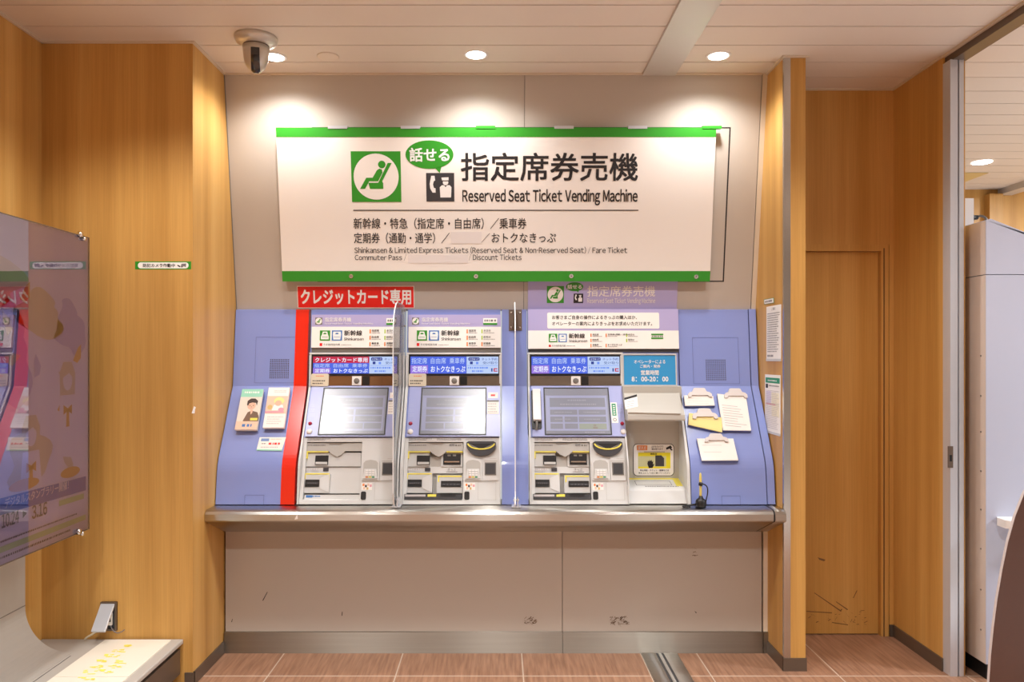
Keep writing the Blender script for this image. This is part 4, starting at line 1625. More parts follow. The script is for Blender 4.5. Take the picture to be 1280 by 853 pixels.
# instruction sticker at the back of the booth
KP = frontal(3.86)
b = MB()
r = KP.box(792, 555.6, 842, 594.7)
b.rrect(KP, r[0] - .003, r[1] - .003, r[2] + .003, r[3] + .003, 0.022, 0, 0.0008, INK)
b.rrect(KP, r[0], r[1], r[2], r[3], 0.02, 0, 0.0014, PAPER)
o = b.build('instruction_sticker', t)
b = MB()
b.prect(KP, 796, 557, 809, 563, ORANGE, 0.0014, 0.0018)
b.ptext(KP, '置き方', 797.5, 558, 807.5, 562.2, WHITE, 0.0024, 0.01)
b.ptext(KP, '上からカメラで', 814, 557.2, 829, 559.6, INK, 0.0018, 0.02)
b.ptext(KP, '読み取ります', 814.5, 560.4, 828.5, 562.8, INK, 0.0018, 0.02)
b.ppoly(KP, [(832.5, 560), (838, 557), (840, 559.5), (839, 561), (841, 563), (839, 563.5), (837, 561), (833, 562.5)], INK, 0.0018, 0.0018)
b.prect(KP, 797.5, 566, 838, 585.8, MATS.get('sticker_yellow') or mat('sticker_yellow', S(240, 228, 40), 0.5), 0.0014, 0.0018)
b.prect(KP, 797.5, 570.5, 832.5, 583.5, MATS.get('sticker_grey') or mat('sticker_grey', S(206, 206, 160), 0.5), 0.0018, 0.0020)
b.prect(KP, 805, 564.8, 831, 565.4, INK, 0.0018, 0.0018)
b.ptext(KP, '読取台', 813, 566.4, 821, 568.8, INK, 0.0024, 0.02)
b.ppoly(KP, [(819, 569.5), (826.6, 569.5), (830, 573), (830, 583), (819, 583)], DKGREY, 0.0024, 0.0024)
b.ppoly(KP, [(809, 580), (810, 576), (811.3, 577.4), (811.8, 574.8), (813, 577), (814.2, 574.8), (815, 577.6), (816.4, 576.4), (816, 581), (817.4, 579.5),
             (817.6, 581), (815.6, 585), (811, 585.4)], INK, 0.0024, 0.0024)
b.ptext(KP, '申込用紙・チケット・書類などは', 800, 587, 836, 589.4, INK, 0.0018, 0.02)
b.ptext(KP, '表を上にして台に置いてください', 798, 590.4, 838, 592.6, INK, 0.0018, 0.01)
b.build('sticker_print', o)


# ------------------------------------------------------------------ clear acrylic screens
def acrylic(x, label, zt, curve, bracket):
    t = thing('acrylic_partition', label, 'partition', (x, 3.75, 0.772), 'clear acrylic screens standing on the counter')
    pl = Pl((x - 0.0025, 0, 0), (0, -1, 0), (0, 0, 1))
    pts = [(-3.955, 0.79), (-3.575, 0.79)]
    if curve:
        pts += [(-3.545, 0.85), (-3.545, 1.60)]
        for i in range(1, 8):
            a = math.radians(90 * i / 8)
            pts.append((-3.545 - 0.17 * (1 - math.cos(a)), 1.60 + (zt - 1.60) * math.sin(a)))
        pts.append((-3.72, zt))
    else:
        pts += [(-3.60, 0.85), (-3.60, 1.62), (-3.64, 1.69), (-3.72, zt)]
    pts += [(-3.955, zt)]
    # cut the sheet to the outline of the machines so that it stands clear of them
    back = [(-(y - 0.012), z) for y, z in CAB if z > 0.79]
    pts = pts[:-1] + [(-(CAB[0][0] - 0.012), zt)] + back
    pts = [p for p in pts if p != (-3.955, 0.79)]
    pts.append((-(D_[0] - 0.012), 0.79))
    b = MB()
    b.poly(pl, pts, 0, 0.005, ACRYL, EDGEM)
    b.build('clear_sheet', t)
    b = MB()
    pf = frontal(3.63)
    b.box(x - 0.022, x + 0.022, 3.60, 3.655, 0.7725, 0.778, ALU)
    b.box(x - 0.010, x - 0.004, 3.60, 3.650, 0.778, 0.815, ALU)
    b.box(x + 0.004, x + 0.010, 3.60, 3.650, 0.778, 0.815, ALU)
    b.lathe((x - 0.014, 3.628, 0.803), (1, 0, 0), [(0, 0.006), (0.028, 0.006)], ALU, 14)
    b.build('foot_clamp', t, 0.001)
    if bracket:
        b = MB()
        r = PU.box(636, 387.5, 652.3, 413.5)
        b.pbox(PU, r[0], r[2], r[1], r[3], 0.001, 0.006, BRONZE)
        b.box(x - 0.012, x - 0.004, A[0] - 0.045, A[0] - 0.004, 1.64, 1.735, BRONZE)
        b.box(x + 0.004, x + 0.012, A[0] - 0.045, A[0] - 0.004, 1.64, 1.735, BRONZE)
        for ix in (0.2, 0.82):
            for iy in (0.15, 0.85):
                u, v = r[0] + (r[2] - r[0]) * ix, r[1] + (r[3] - r[1]) * iy
                b.lathe(PU.at(u, v, 0.006), PU.N, [(0, 0.006), (0.003, 0.005)], CHROME, 12)
        b.build('wall_bracket', t)
    else:
        for z in (1.735, 1.655):
            b = MB()
            for yy in (3.90, 3.925):
                b.lathe((x + 0.0025, yy, z), (1, 0, 0), [(0, 0.006), (0.004, 0.005)], MIDGREY, 12)
            b.build('bolt', t)


acrylic(-0.499, 'clear acrylic screen with a rounded top corner between the left and middle machines', 1.765, True, False)
acrylic(0.078, 'clear acrylic screen held by a bronze bracket on the narrow blue cabinet', 1.765, False, True)


# ------------------------------------------------------------------ form pads on the right cabinet
def pad(label, pts, hold, col, seed, rows, fold=False):
    pl = Pl(PS.O + PS.N * 0.001, PS.U, PS.V)
    c = pl.uv(sum(p[0] for p in pts) / 4, sum(p[1] for p in pts) / 4)
    t = thing('form_pad', label, 'form pad', pl.at(c[0], c[1], 0), 'form pads on the right blue cabinet')
    q = [pl.uv(*p) for p in pts]
    b = MB()
    b.poly(pl, q, 0.0, 0.012, BLUEL)
    b.poly(pl, [(u - 0.002, v + 0.003) for u, v in q], 0.012, 0.018, col)
    ax = (Vector(q[1]) - Vector(q[0]))
    ay = (Vector(q[3]) - Vector(q[0]))
    r = random.Random(seed)
    for k in range(rows):
        f = 0.3 + 0.62 * k / max(1, rows)
        a0, a1 = 0.1, r.uniform(0.55, 0.9)
        p = [Vector(q[0]) + ax * a + ay * (f + e) for a, e in ((a0, 0), (a1, 0), (a1, 0.014), (a0, 0.014))]
        b.poly(pl, [(v.x - .002, v.y + .003) for v in p], 0.0186, 0.0186, PALEINK)
    b.build('paper_sheets', t)
    u0, v0, u1, v1 = pl.box(*hold)
    w_, h_ = u1 - u0, v1 - v0
    b = MB()
    out = [(0, 0), (0, .32), (.08, .52), (.2, .6), (.26, .95), (.32, 1), (.68, 1), (.74, .95), (.8, .6), (.92, .52), (1, .32), (1, 0), (.86, 0), (.84, .2), (.16, .2), (.14, 0)]
    b.poly(pl, [(u0 + a * w_, v0 + d_ * h_) for a, d_ in out], 0.0, 0.026, mat('clip_white', S(212, 205, 202), 0.4))
    b.build('clip_holder', t, 0.002)


pad('small white form pad, upper left of the four pads on the right blue cabinet', [(854.5, 497), (891, 498), (893, 509.6), (856, 510)], (858.5, 488, 888, 499), PAPER, 1, 3)
pad('yellow form pad with a curled corner on the right blue cabinet', [(861, 519), (902.7, 525), (902, 543), (860, 533.4)], (864, 513.5, 895, 526), FOLD, 2, 1)
pad('tall white form pad, largest of those on the right blue cabinet', [(896, 495), (932, 499), (938.4, 541), (903.4, 540.5)], (903.4, 488.5, 932, 500), PAPER, 3, 9)
pad('wide white form pad, lowest on the right blue cabinet', [(870.7, 551), (916, 551), (922.3, 578), (877, 578.4)], (879, 544.5, 908.3, 555), PAPER, 4, 2)

# ------------------------------------------------------------------ brochures on the left cabinet
def brochure(label, pts, kind):
    pl = Pl(PS.O + PS.N * 0.001, PS.U, PS.V)
    q = [pl.uv(*p) for p in pts]
    c = [sum(p[i] for p in q) / 4 for i in (0, 1)]
    t = thing('brochure_stack', label, 'brochures', pl.at(c[0], c[1], 0), 'brochure stacks on the left blue cabinet')
    b = MB()
    q_in = [(u + (c[0] - u) * .04, v + (c[1] - v) * .03) for u, v in q]
    b.poly(pl, q_in, 0.0, 0.012, BLUEL)
    b.build('tray', t)
    b = MB()
    b.poly(pl, q, 0.012, 0.030, PAPER)
    b.build('leaflets', t, 0.001)
    o, ax, ay = Vector(q[3]), Vector(q[2]) - Vector(q[3]), Vector(q[0]) - Vector(q[3])

    def P(a, h):
        v = o + ax * a + ay * h
        return (v.x, v.y)

    def sh(pts, m, n):
        b.poly(pl, [P(*p) for p in pts], n, n, m)

    def el(ca, ch, ra, rh, m, n):
        sh([(ca + ra * math.cos(i * math.pi / 10), ch + rh * math.sin(i * math.pi / 10)) for i in range(20)], m, n)
    b = MB()
    n = 0.0306
    if kind == 0:
        sh([(0, .8), (1, .8), (1, 1), (0, 1)], MINT, n)
        b.dashes(pl, (P(.15, .9)[0], P(.1, .88)[1], P(.85, .9)[0], P(.1, .95)[1]), PAPER, n + .0005, 1, 3, .7)
        sh([(0, .2), (1, .2), (1, .8), (0, .8)], MATS.get('print_grey') or mat('print_grey', S(226, 216, 204), .6), n)
        sh([(.3, .22), (.45, .42), (.62, .46), (.9, .42), (1, .3), (1, .2), (.3, .2)], JACKET, n + .0004)
        sh([(.55, .48), (.68, .48), (.66, .4), (.6, .36)], SKIN, n + .0006)
        el(.58, .58, .19, .095, SKIN, n + .0008)
        el(.5, .585, .028, .008, HAIR, n + .0012)
        el(.66, .585, .028, .008, HAIR, n + .0012)
        sh([(.57, .57), (.6, .545), (.56, .545)], JACKET, n + .0012)
        sh([(.52, .525), (.65, .525), (.62, .515), (.55, .515)], ROSE, n + .0012)
        sh([(.36, .6), (.36, .7), (.5, .76), (.7, .76), (.84, .7), (.82, .58), (.76, .65), (.6, .66), (.46, .64), (.42, .58)], HAIR, n + .001)
        sh([(.62, .22), (.95, .22), (.95, .28), (.62, .28)], YEL, n + .0012)
        sh([(0, 0), (1, 0), (1, .2), (0, .2)], PEACH, n + .0004)
        b.dashes(pl, (P(.3, .1)[0], P(.1, .06)[1], P(.8, .1)[0], P(.1, .15)[1]), ICONBLUE, n + .001, 1, 6, .9)
    else:
        sh([(0, .34), (1, .34), (1, .78), (0, .78)], PEACH, n)
        el(.6, .66, .25, .09, FOLD, n + .0004)
        el(.58, .60, .16, .07, SKIN, n + .0008)
        sh([(.38, .56), (.8, .56), (.88, .42), (.3, .42)], WHITE, n + .0006)
        el(.2, .5, .12, .06, TAN, n + .0008)
        el(.75, .44, .14, .05, ROSE, n + .001)
        sh([(.0, .36), (.9, .36), (.9, .4), (0, .4)], ROSE, n + .0009)
        b.dashes(pl, (P(.3, .9)[0], P(.1, .86)[1], P(.95, .9)[0], P(.1, .93)[1]), PALEINK, n, 2, 13, .5)
        b.dashes(pl, (P(.15, .2)[0], P(.1, .06)[1], P(.95, .2)[0], P(.1, .28)[1]), PALEINK, n, 4, 14, .4)
    b.build('cover_print', t)


brochure('stack of leaflets with a dark haired man on the cover, nearer the wooden wall', [(305, 490), (331, 490), (323, 540.4), (295.6, 540.4)], 0)
brochure('stack of pale pink and cream leaflets nearer the red stripe', [(338, 488), (364, 488), (356.6, 537.8), (330.4, 537.8)], 1)
pl = Pl(PS.O + PS.N * 0.002, PS.U, PS.V)
b = MB()
b.ppoly(pl, [(324.7, 547), (357.6, 547), (352, 564), (320.6, 563.5)], PAPER, 0, 0.0015)
b.ppoly(pl, [(321, 562), (352.6, 562.5), (352, 564), (320.6, 563.5)], MINT, 0.0015, 0.002)
r = pl.box(326.5, 548.5, 336.5, 552)
b.pbox(pl, r[0], r[2], r[1], r[3], 0.0015, 0.002, mat('print_blue', S(120, 150, 200), 0.6))
for x0, y0, x1, y1, m, sd in ((338, 548.5, 353, 550.5, PEACH, 1), (336, 553, 350, 557.2, RED, 2), (327, 554, 333, 556, GREYINK, 3), (326, 558.5, 348, 560.5, PALEINK, 4)):
    b.dashes(pl, pl.box(x0, y0, x1, y1), m, 0.0022, 1, sd, .75)
tag(b.build('notice_card'), 'small white notice card stuck below the leaflets on the left blue cabinet', 'notice')

# ------------------------------------------------------------------ pen holder on the counter
px_, py_ = Xat(876, 3.625), 3.625
t = thing('pen_holder', 'black pen holder with a corded pen on the right end of the counter', 'pen holder', (px_, py_, 0.772))
b = MB()
b.lathe((px_, py_, 0.772), (0, 0, 1), [(0, 0.024), (0.004, 0.026), (0.030, 0.024), (0.038, 0.018), (0.040, 0.012), (0.052, 0.008)], BLACK, 24)
b.build('base', t)
b = MB()
b.lathe((px_, py_ + .002, 0.810), (0.0, 0.05, 1), [(0, 0.004), (0.02, 0.006), (0.07, 0.0065), (0.10, 0.0065), (0.118, 0.005), (0.124, 0.002)], mat('pen_yellow', S(220, 200, 110), .35), 14)
b.build('pen', t)
b = MB()
b.lathe((px_ - .001, py_ + .0035, 0.872), (0.2, 0.05, 1), [(0, 0.010), (0.010, 0.011), (0.018, 0.008)], BLACK, 14)
b.tube([(px_ + .002, py_, .885), (px_ + .03, py_ - .005, .875), (px_ + .032, py_ - .008, .84), (px_ + .02, py_ - .012, .80), (px_ + .022, py_ - .01, .785)], 0.003, BLACK)
b.tube([(px_ - .02, py_, .785), (px_ - .05, py_ - .01, .782), (px_ - .085, py_ - .005, .777), (px_ - .095, py_ - .03, .777), (px_ - .075, py_ - .045, .777),
        (px_ - .06, py_ - .03, .777)], 0.0045, BLACK)
b.build('cord', t)

# ------------------------------------------------------------------ notices on the right pillar
SR = Pl((XR0 - 0.001, 0, 0), (0, -1, 0), (0, 0, 1))
b = MB()
q = [SR.uv(*p) for p in ((955, 374.5), (967.5, 372.2), (967.8, 379), (955.3, 381))]
b.poly(SR, q, 0, 0.001, mat('label_green', S(120, 150, 100), .5))
c0 = [sum(p[i] for p in q) / 4 for i in (0, 1)]
b.poly(SR, [(u + (c0[0] - u) * .1, v + (c0[1] - v) * .2) for u, v in q], 0.001, 0.0015, PAPER)
b.dashes(SR, (q[0][0] + .02, c0[1] - .007, q[1][0] - .02, c0[1] + .007), GREYINK, 0.002, 1, 5, .8)
tag(b.build('small_label'), 'small green edged label above the notices on the right pillar', 'label')


def notice(label, pts, head, seed, rows):
    q = [SR.uv(*p) for p in pts]
    us, vs = [p[0] for p in q], [p[1] for p in q]
    u0, u1, v0, v1 = (us[0] + us[3]) / 2, (us[1] + us[2]) / 2, (vs[2] + vs[3]) / 2, (vs[0] + vs[1]) / 2
    t = thing('wall_notice', label, 'notice', SR.at((u0 + u1) / 2, (v0 + v1) / 2), 'paper notices on the right pillar')
    b = MB()
    b.pbox(SR, u0, u1, v0, v1, 0, 0.002, PAPER)
    b.pbox(SR, u0, u1, v0, v0 + 0.012, 0.002, 0.004, mat('sleeve', S(206, 206, 202), .3))
    b.build('sheet', t)
    b = MB()
    w_, h_ = u1 - u0, v1 - v0
    if head:
        b.pbox(SR, u0 + .05 * w_, u1 - .04 * w_, v1 - .14 * h_, v1 - .05 * h_, .002, .0026, TEAL)
        b.dashes(SR, (u0 + .2 * w_, v1 - .115 * h_, u1 - .2 * w_, v1 - .08 * h_), PAPER, .003, 1, 7, .8)
        b.pbox(SR, u0 + .06 * w_, u0 + .2 * w_, v1 - .23 * h_, v1 - .16 * h_, .002, .0026, INK)
        b.dashes(SR, (u0 + .25 * w_, v1 - .2 * h_, u1 - .06 * w_, v1 - .17 * h_), GREYINK, .0026, 1, 8, .8)
        b.pbox(SR, u0 + .08 * w_, u0 + .4 * w_, v1 - .48 * h_, v1 - .28 * h_, .002, .0024, mat('print_pale_violet', S(226, 218, 236), .6))
        b.pbox(SR, u0 + .45 * w_, u1 - .06 * w_, v1 - .7 * h_, v1 - .3 * h_, .002, .0024, mat('print_pale_yellow', S(244, 238, 214), .6))
        b.dashes(SR, (u0 + .08 * w_, v0 + .08 * h_, u1 - .06 * w_, v1 - .26 * h_), PALEINK, .003, rows, seed, .45)
        b.dashes(SR, (u0 + .08 * w_, v1 - .52 * h_, u1 - .3 * w_, v1 - .48 * h_), ROSE, .0032, 1, 9, .7)
    else:
        b.text(SR, 'ご案内', (u0 + .38 * w_, v1 - .08 * h_, u0 + .62 * w_, v1 - .03 * h_), INK, .0026)
        b.dashes(SR, (u0 + .08 * w_, v0 + .15 * h_, u1 - .06 * w_, v1 - .12 * h_), MIDGREY, .0026, rows, seed, .5)
        b.dashes(SR, (u0 + .08 * w_, v0 + .06 * h_, u0 + .5 * w_, v0 + .13 * h_), GREYINK, .0026, 1, seed, .7)
    b.build('print', t)


notice('white text notice, upper of the two sheets on the right pillar', [(958.5, 383), (976.5, 381.5), (976.8, 453.5), (958.5, 450)], False, 31, 18)
notice('white notice with a green heading, lower of the two sheets on the right pillar', [(957, 470), (976, 467.5), (976, 546), (956.5, 540)], True, 32, 22)

# ------------------------------------------------------------------ green label on the left block
LB = frontal(YC)
t = thing('camera_notice_label', 'narrow green and white label on the wooden wall left of the machines', 'label', LB.at(*LB.uv(204, 337), 0))
b = MB()
r = LB.box(169, 327, 239, 336.8)
b.pbox(LB, r[0], r[2], r[1], r[3], 0, 0.001, GREEN)
rr = LB.box(172.5, 328.2, 235.8, 335.8)
b.rrect(LB, rr[0], rr[1], rr[2], rr[3], 0.0135, 0.001, 0.0015, PAPER)
b.build('plate', t)
b = MB()
b.ptext(LB, '防犯カメラ作動中', 179, 329.8, 219, 334.4, INK, 0.002, 0.02)
b.ppoly(LB, [(222, 331), (226, 333), (225, 334.4), (222, 332.6)], INK, 0.002, 0.002)
b.ppoly(LB, [(226, 334.4), (227, 330), (233, 329.6), (232.4, 334.2), (230, 333), (228.5, 334.4)], GREYINK, 0.002, 0.002)
b.build('lettering', t)
# torn tape scrap
b = MB()
b.ppoly(LB, [(240, 515), (243, 508), (245, 510), (243.6, 512), (243.4, 515.5)], PAPER, 0, 0.0008)
LS = Pl((XC + 0.0005, 0, 0), (0, 1, 0), (0, 0, 1))
b = MB()
b.poly(LS, [LS.uv(*p) for p in ((239.5, 517), (242.5, 508), (244.6, 509.5), (243.6, 512), (243, 517))], 0, 0.001, PAPER)
tag(b.build('tape_scrap'), 'torn white scrap of tape on the edge of the wooden block', 'tape')

# ------------------------------------------------------------------ ceiling lamps, cap, camera
for i, (x, y) in enumerate(DOWN):
    lab = ('recessed downlight nearest the security camera', 'recessed downlight in the middle of the ceiling above the sign',
           'recessed downlight right of the grey ceiling strip')[i]
    t = thing('downlight', lab, 'ceiling light', (x, y, CEIL), 'recessed downlights along the back wall')
    b = MB()
    b.lathe((x, y, CEIL + 0.004), (0, 0, -1), [(0, 0.058), (0.007, 0.057), (0.009, 0.052), (0.007, 0.046)], WHITE, 40)
    b.build('trim_ring', t)
    b = MB()
    b.lathe((x, y, CEIL + 0.004), (0, 0, -1), [(0, 0.045), (0.0085, 0.045), (0.0095, 0.043)], LAMP, 40)
    b.build('lamp_lens', t)
b = MB()
b.lathe((Xat(410, 3.58), 3.58, CEIL + 0.004), (0, 0, -1), [(0, 0.052), (0.007, 0.052), (0.009, 0.048)], mat('cap_beige', S(226, 212, 196), .55), 36)
tag(b.build('blanking_cap'), 'flat beige blanking cap on the ceiling right of the security camera', 'cap')

cx, cy = -1.093, 3.37
t = thing('security_camera', 'silver dome security camera under the ceiling at the left', 'camera', (cx, cy, CEIL))
b = MB()
b.lathe((cx, cy, CEIL + 0.002), (0, 0, -1), [(0, 0.094), (0.016, 0.093), (0.026, 0.086), (0.034, 0.068), (0.040, 0.056)], CAMW, 48)
b.build('ceiling_mount', t)
b = MB()
b.lathe((cx, cy, CEIL - 0.036), (0, 0, -1), [(0, 0.057), (0.006, 0.057), (0.008, 0.055)], BASEB, 40)
b.build('turning_ring', t)
b = MB()
b.lathe((cx, cy, CEIL - 0.043), (0, 0, -1), [(0, 0.058), (0.03, 0.056), (0.06, 0.052), (0.082, 0.045), (0.10, 0.034), (0.113, 0.02), (0.118, 0.006)], CAMW, 48)
b.build('housing', t)
b = MB()
Rf = [(0.022, 0.0575), (0.045, 0.0555), (0.065, 0.0522), (0.082, 0.0466), (0.10, 0.0356), (0.113, 0.0216), (0.119, 0.007)]
vs, fs = [], []
for (h, r_) in Rf:
    hw = 0.018
    for k in range(7):
        a = -math.pi / 2 + 0.24 + (k - 3) / 3 * math.asin(min(1, hw / max(r_, hw * 1.02)))
        vs.append((cx + (r_ + .0015) * math.cos(a), cy + (r_ + .0015) * math.sin(a), CEIL - 0.043 - h))
for j in range(len(Rf) - 1):
    for k in range(6):
        fs.append([j * 7 + k, j * 7 + k + 1, (j + 1) * 7 + k + 1, (j + 1) * 7 + k])
b.add(vs, fs, LENS, True)
b.build('lens_window', t)

# neighbouring room lamp and hatch
b = MB()
b.lathe((3.55, 5.54, CEIL + 0.004), (0, 0, -1), [(0, 0.066), (0.008, 0.066), (0.010, 0.06)], LAMPC, 36)
tag(b.build('ceiling_light'), 'bright white round ceiling light in the room beyond the opening', 'ceiling light')
b = MB()
b.box(3.45, 3.80, 5.85, 6.22, CEIL - 0.006, CEIL + 0.002, mat('hatch_yellow', S(214, 190, 130), .5))
b.box(3.50, 3.62, 5.92, 6.0, CEIL - 0.008, CEIL - 0.006, BLACK)
tag(b.build('ceiling_hatch'), 'yellowish ceiling hatch near the far wall beyond the opening', 'hatch')

# ------------------------------------------------------------------ poster board on the left
XP = -1.772
LP = Pl((XP, 0, 0), (0, 1, 0), (0, 0, 1))
YP1 = 3.234
z1, z0 = 2.006, 0.757
t = thing('poster_board', 'glossy framed poster board with a lavender poster on the left wall', 'poster board', (XP, 2.6, z0))
POST = mat('poster_lavender', S(236, 218, 240), 0.3)
PT1 = mat('poster_tan', S(228, 202, 196), 0.3)
PT2 = mat('poster_orange', S(232, 178, 130), 0.3)
PT3 = mat('poster_violet', S(208, 186, 228), 0.3)
PT4 = mat('poster_blue', S(96, 110, 200), 0.3)
PT5 = mat('poster_green', S(204, 212, 170), 0.3)
PT6 = mat('poster_pale', S(238, 220, 240), 0.3)
PTI = mat('poster_ink', S(100, 90, 110), 0.3)
Y0P = 2.05
b = MB()
b.box(XL + 0.03, XP - 0.012, Y0P, YP1 - 0.02, z0 + 0.02, z1 - 0.02, DKGREY)
b.build('backing_box', t)
b = MB()
b.box(XP - 0.012, XP, Y0P, YP1, z0, z1, POST)
b.build('poster', t)
b = MB()
n = 0.0006


def lp(pts, m, k=0.0006):
    b.poly(LP, pts, k, k, m)


def el(cy_, cz, ry, rz, m, k=0.0006):
    if ry < .05:
        b.disc(LP, cy_, cz, ry, rz, k, k, m, 28)
        return
    ph = rp.uniform(0, 6)
    b.poly(LP, [(cy_ + ry * (1 + .28 * math.sin(3 * a + ph) + .12 * math.sin(7 * a)) * math.cos(a),
                 cz + rz * (1 + .28 * math.sin(2 * a + ph) + .1 * math.sin(5 * a)) * math.sin(a)) for a in (i * math.pi / 20 for i in range(40))], k, k, m)


rp = random.Random(12)
# washes of the picture: two loosely drawn figures among ribbons
for cy_, cz, ry, rz, m in ((3.10, 1.62, .10, .11, PT3), (2.9, 1.66, .14, .08, PT1), (2.72, 1.5, .12, .16, PT3), (3.0, 1.30, .13, .10, PT6),
                           (2.6, 1.75, .18, .10, PT1), (3.12, 1.12, .08, .10, PT6), (2.82, 1.12, .12, .12, PT1), (2.5, 1.3, .16, .2, PT6)):
    el(cy_, cz, ry, rz, m)
for cy_, cz in ((3.08, 1.40), (2.84, 1.20), (2.5, 1.42)):
    lp([(cy_ - .05, cz - .12), (cy_ - .055, cz + .03), (cy_ - .03, cz + .075), (cy_ + .03, cz + .075), (cy_ + .055, cz + .03), (cy_ + .05, cz - .12)], PT1, .0010)
    el(cy_, cz, .033, .042, PT6, .0014)
    lp([(cy_ - .036, cz + .01), (cy_ - .03, cz + .05), (cy_ + .03, cz + .05), (cy_ + .036, cz + .01), (cy_ + .01, cz + .03)], PT1, .0018)
    lp([(cy_ - .08, cz - .30), (cy_ - .05, cz - .06), (cy_ + .05, cz - .06), (cy_ + .08, cz - .30)], PT6, .0012)
    lp([(cy_ - .03, cz - .1), (cy_, cz - .115), (cy_ + .03, cz - .1), (cy_ + .03, cz - .14), (cy_, cz - .125), (cy_ - .03, cz - .14)], PT2, .0018)
    lp([(cy_ - .008, cz - .12), (cy_ + .008, cz - .12), (cy_ + .012, cz - .19), (cy_ - .012, cz - .19)], PT2, .0018)
for k in range(14):
    cy_, cz = rp.uniform(2.2, 3.18), rp.uniform(1.02, 1.75)
    a = rp.uniform(0, 3.1)
    lp([(cy_ + .05 * math.cos(a + d_) * s_, cz + .05 * math.sin(a + d_) * s_) for d_, s_ in ((0, 1), (.5, .6), (2.6, .9), (3.4, .7), (4.6, .5))], rp.choice((PT1, PT2, PT3)), .0011)
for cy_, ry in ((3.1, .07), (2.8, .09)):
    b.disc(LP, cy_, 1.02, ry, .022, .0016, .0016, PT2, 20)
# blue band and dates
lp([(Y0P, .945), (YP1 - .02, .925), (YP1 - .02, .985), (Y0P, 1.005)], PT4, .0020)
b.text(LP, 'デジタルスタンプラリー開催！', (2.687, .953, 3.085, .99), PT6, .0026, .02)
b.text(LP, '10.24', (2.672, .885, 2.768, .936), PTI, .0014, .01)
lp([(2.79, .897), (2.79, .925), (2.815, .911)], PTI, .0014)
b.text(LP, '3.16', (2.845, .880, 2.94, .932), PTI, .0014, .01)
lp([(3.02, .895), (3.2, .892), (3.2, .915), (3.02, .918)], PT5, .0014)
lp([(Y0P, .800), (YP1 - .02, .800), (YP1 - .02, .822), (Y0P, .822)], PT5, .0014)
b.dashes(LP, (2.3, .83, 3.15, .845), PTI, .0014, 1, 4, .5)
b.dashes(LP, (2.3, .77, 3.1, .79), PTI, .0014, 1, 6, .5)
b.build('poster_print', t)
b = MB()                                         # reflecting clear cover sheet
gm = bpy.data.materials.new('poster_cover')
gm.use_nodes = True
nn, LL = gm.node_tree.nodes, gm.node_tree.links
nn.remove(nn['Principled BSDF'])
trn = nn.new('ShaderNodeBsdfTransparent')
trn.inputs[0].default_value = (0.93, 0.92, 0.95, 1)
gls = nn.new('ShaderNodeBsdfGlossy')
gls.inputs['Roughness'].default_value = 0.0
gls.inputs[0].default_value = (0.95, 0.93, 0.98, 1)
frn = nn.new('ShaderNodeFresnel')
frn.inputs[0].default_value = 3.0
mxs = nn.new('ShaderNodeMixShader')
LL.new(frn.outputs[0], mxs.inputs[0])
LL.new(trn.outputs[0], mxs.inputs[1])
LL.new(gls.outputs[0], mxs.inputs[2])
LL.new(mxs.outputs[0], nn['Material Output'].inputs[0])
b.poly(LP, [(Y0P, z0), (YP1, z0), (YP1, z1), (Y0P, z1)], 0.004, 0.004, gm)
b.build('cover_sheet', t)
b = MB()
b.ring(LP, Y0P - .003, z0 - .003, YP1 + .003, z1 + .003, 0.003, -0.012, 0.005, BASEB)
b.build('frame', t)
for (px, py) in ((99, 295.5), (97, 666)):
    u, v = LP.uv(px, py)
    b = MB()
    b.pbox(LP, u - .020, u + .020, v - .004, v + .004, 0.0045, 0.012, BLACK)
    b.lathe(LP.at(u - .01, v + .006, 0.004), LP.N, [(0, .012), (.012, .012), (.016, .008)], CHROME, 16)
    b.lathe(LP.at(u + .016, v - .008, 0.004), LP.N, [(0, .009), (.012, .009), (.015, .006)], CHROME, 16)
    b.build('clamp', t)

# ------------------------------------------------------------------ cladding and low platform under the poster
YE = 3.25
XV = -2.052
ZP = 0.214
t = thing('curved_cladding', 'greige wall cladding that curves out onto the low platform under the poster', 'cladding', (XV, 2.4, ZP))
pl = Pl((0, YE, 0), (1, 0, 0), (0, 0, 1))
b = MB()
arc = []
R = 0.20
for i in range(17):
    a = math.radians(180 + 90 * i / 16)
    arc.append((XV + R + R * math.cos(a), ZP + 0.002 + R + R * math.sin(a)))
pts = [(XV - 0.024, 1.7), (XV, 1.7)] + arc + [(XV + R, ZP + .0005), (XV - 0.024, ZP + .0005)]
b.poly(pl, pts, -0.0, 2.2, CLAD)
for i, f in enumerate(b.f):
    pass
o = b.build('curved_sheet', t)
b = MB()
b.box(XV - 0.001, XV + 0.0012, 1.06, YE - .0005, 0.4195, 0.4225, MIDGREY)
b.build('joint_line', t)
t = thing('low_platform', 'low grey platform against the left wall with a cream top plate', 'platform', (-1.75, 2.4, 0))
b = MB()
b.box(XL + 0.002, -1.437, 1.0, YC - .004, ZP - 0.022, ZP, CLAD)
b.build('top_slab', t, 0.006, 3)
b = MB()
b.box(XL + 0.002, -1.465, 1.0, YC - .012, 0.172, ZP - .022, BLACK)
b.box(XL + 0.002, -1.447, 1.0, YC - .012, 0.06, 0.172, BASEB)
b.box(XL + 0.002, -1.50, 1.0, YC - .02, 0.0, 0.06, BLACK)
b.build('base', t)
FP = Pl((0, 0, ZP), (1, 0, 0), (0, 1, 0))
b = MB()
for y0_, y1_ in ((3.005, 3.395), (2.60, 3.002)):
    b.poly(FP, [(-1.782, y0_), (-1.485, y0_), (-1.485, y1_), (-1.782, y1_)], 0, 0.004, PLATE)
b.build('top_plate', t)
b = MB()
YW = mat('worn_yellow', S(244, 232, 96), .6)
ry = random.Random(5)
lift = 0.0044
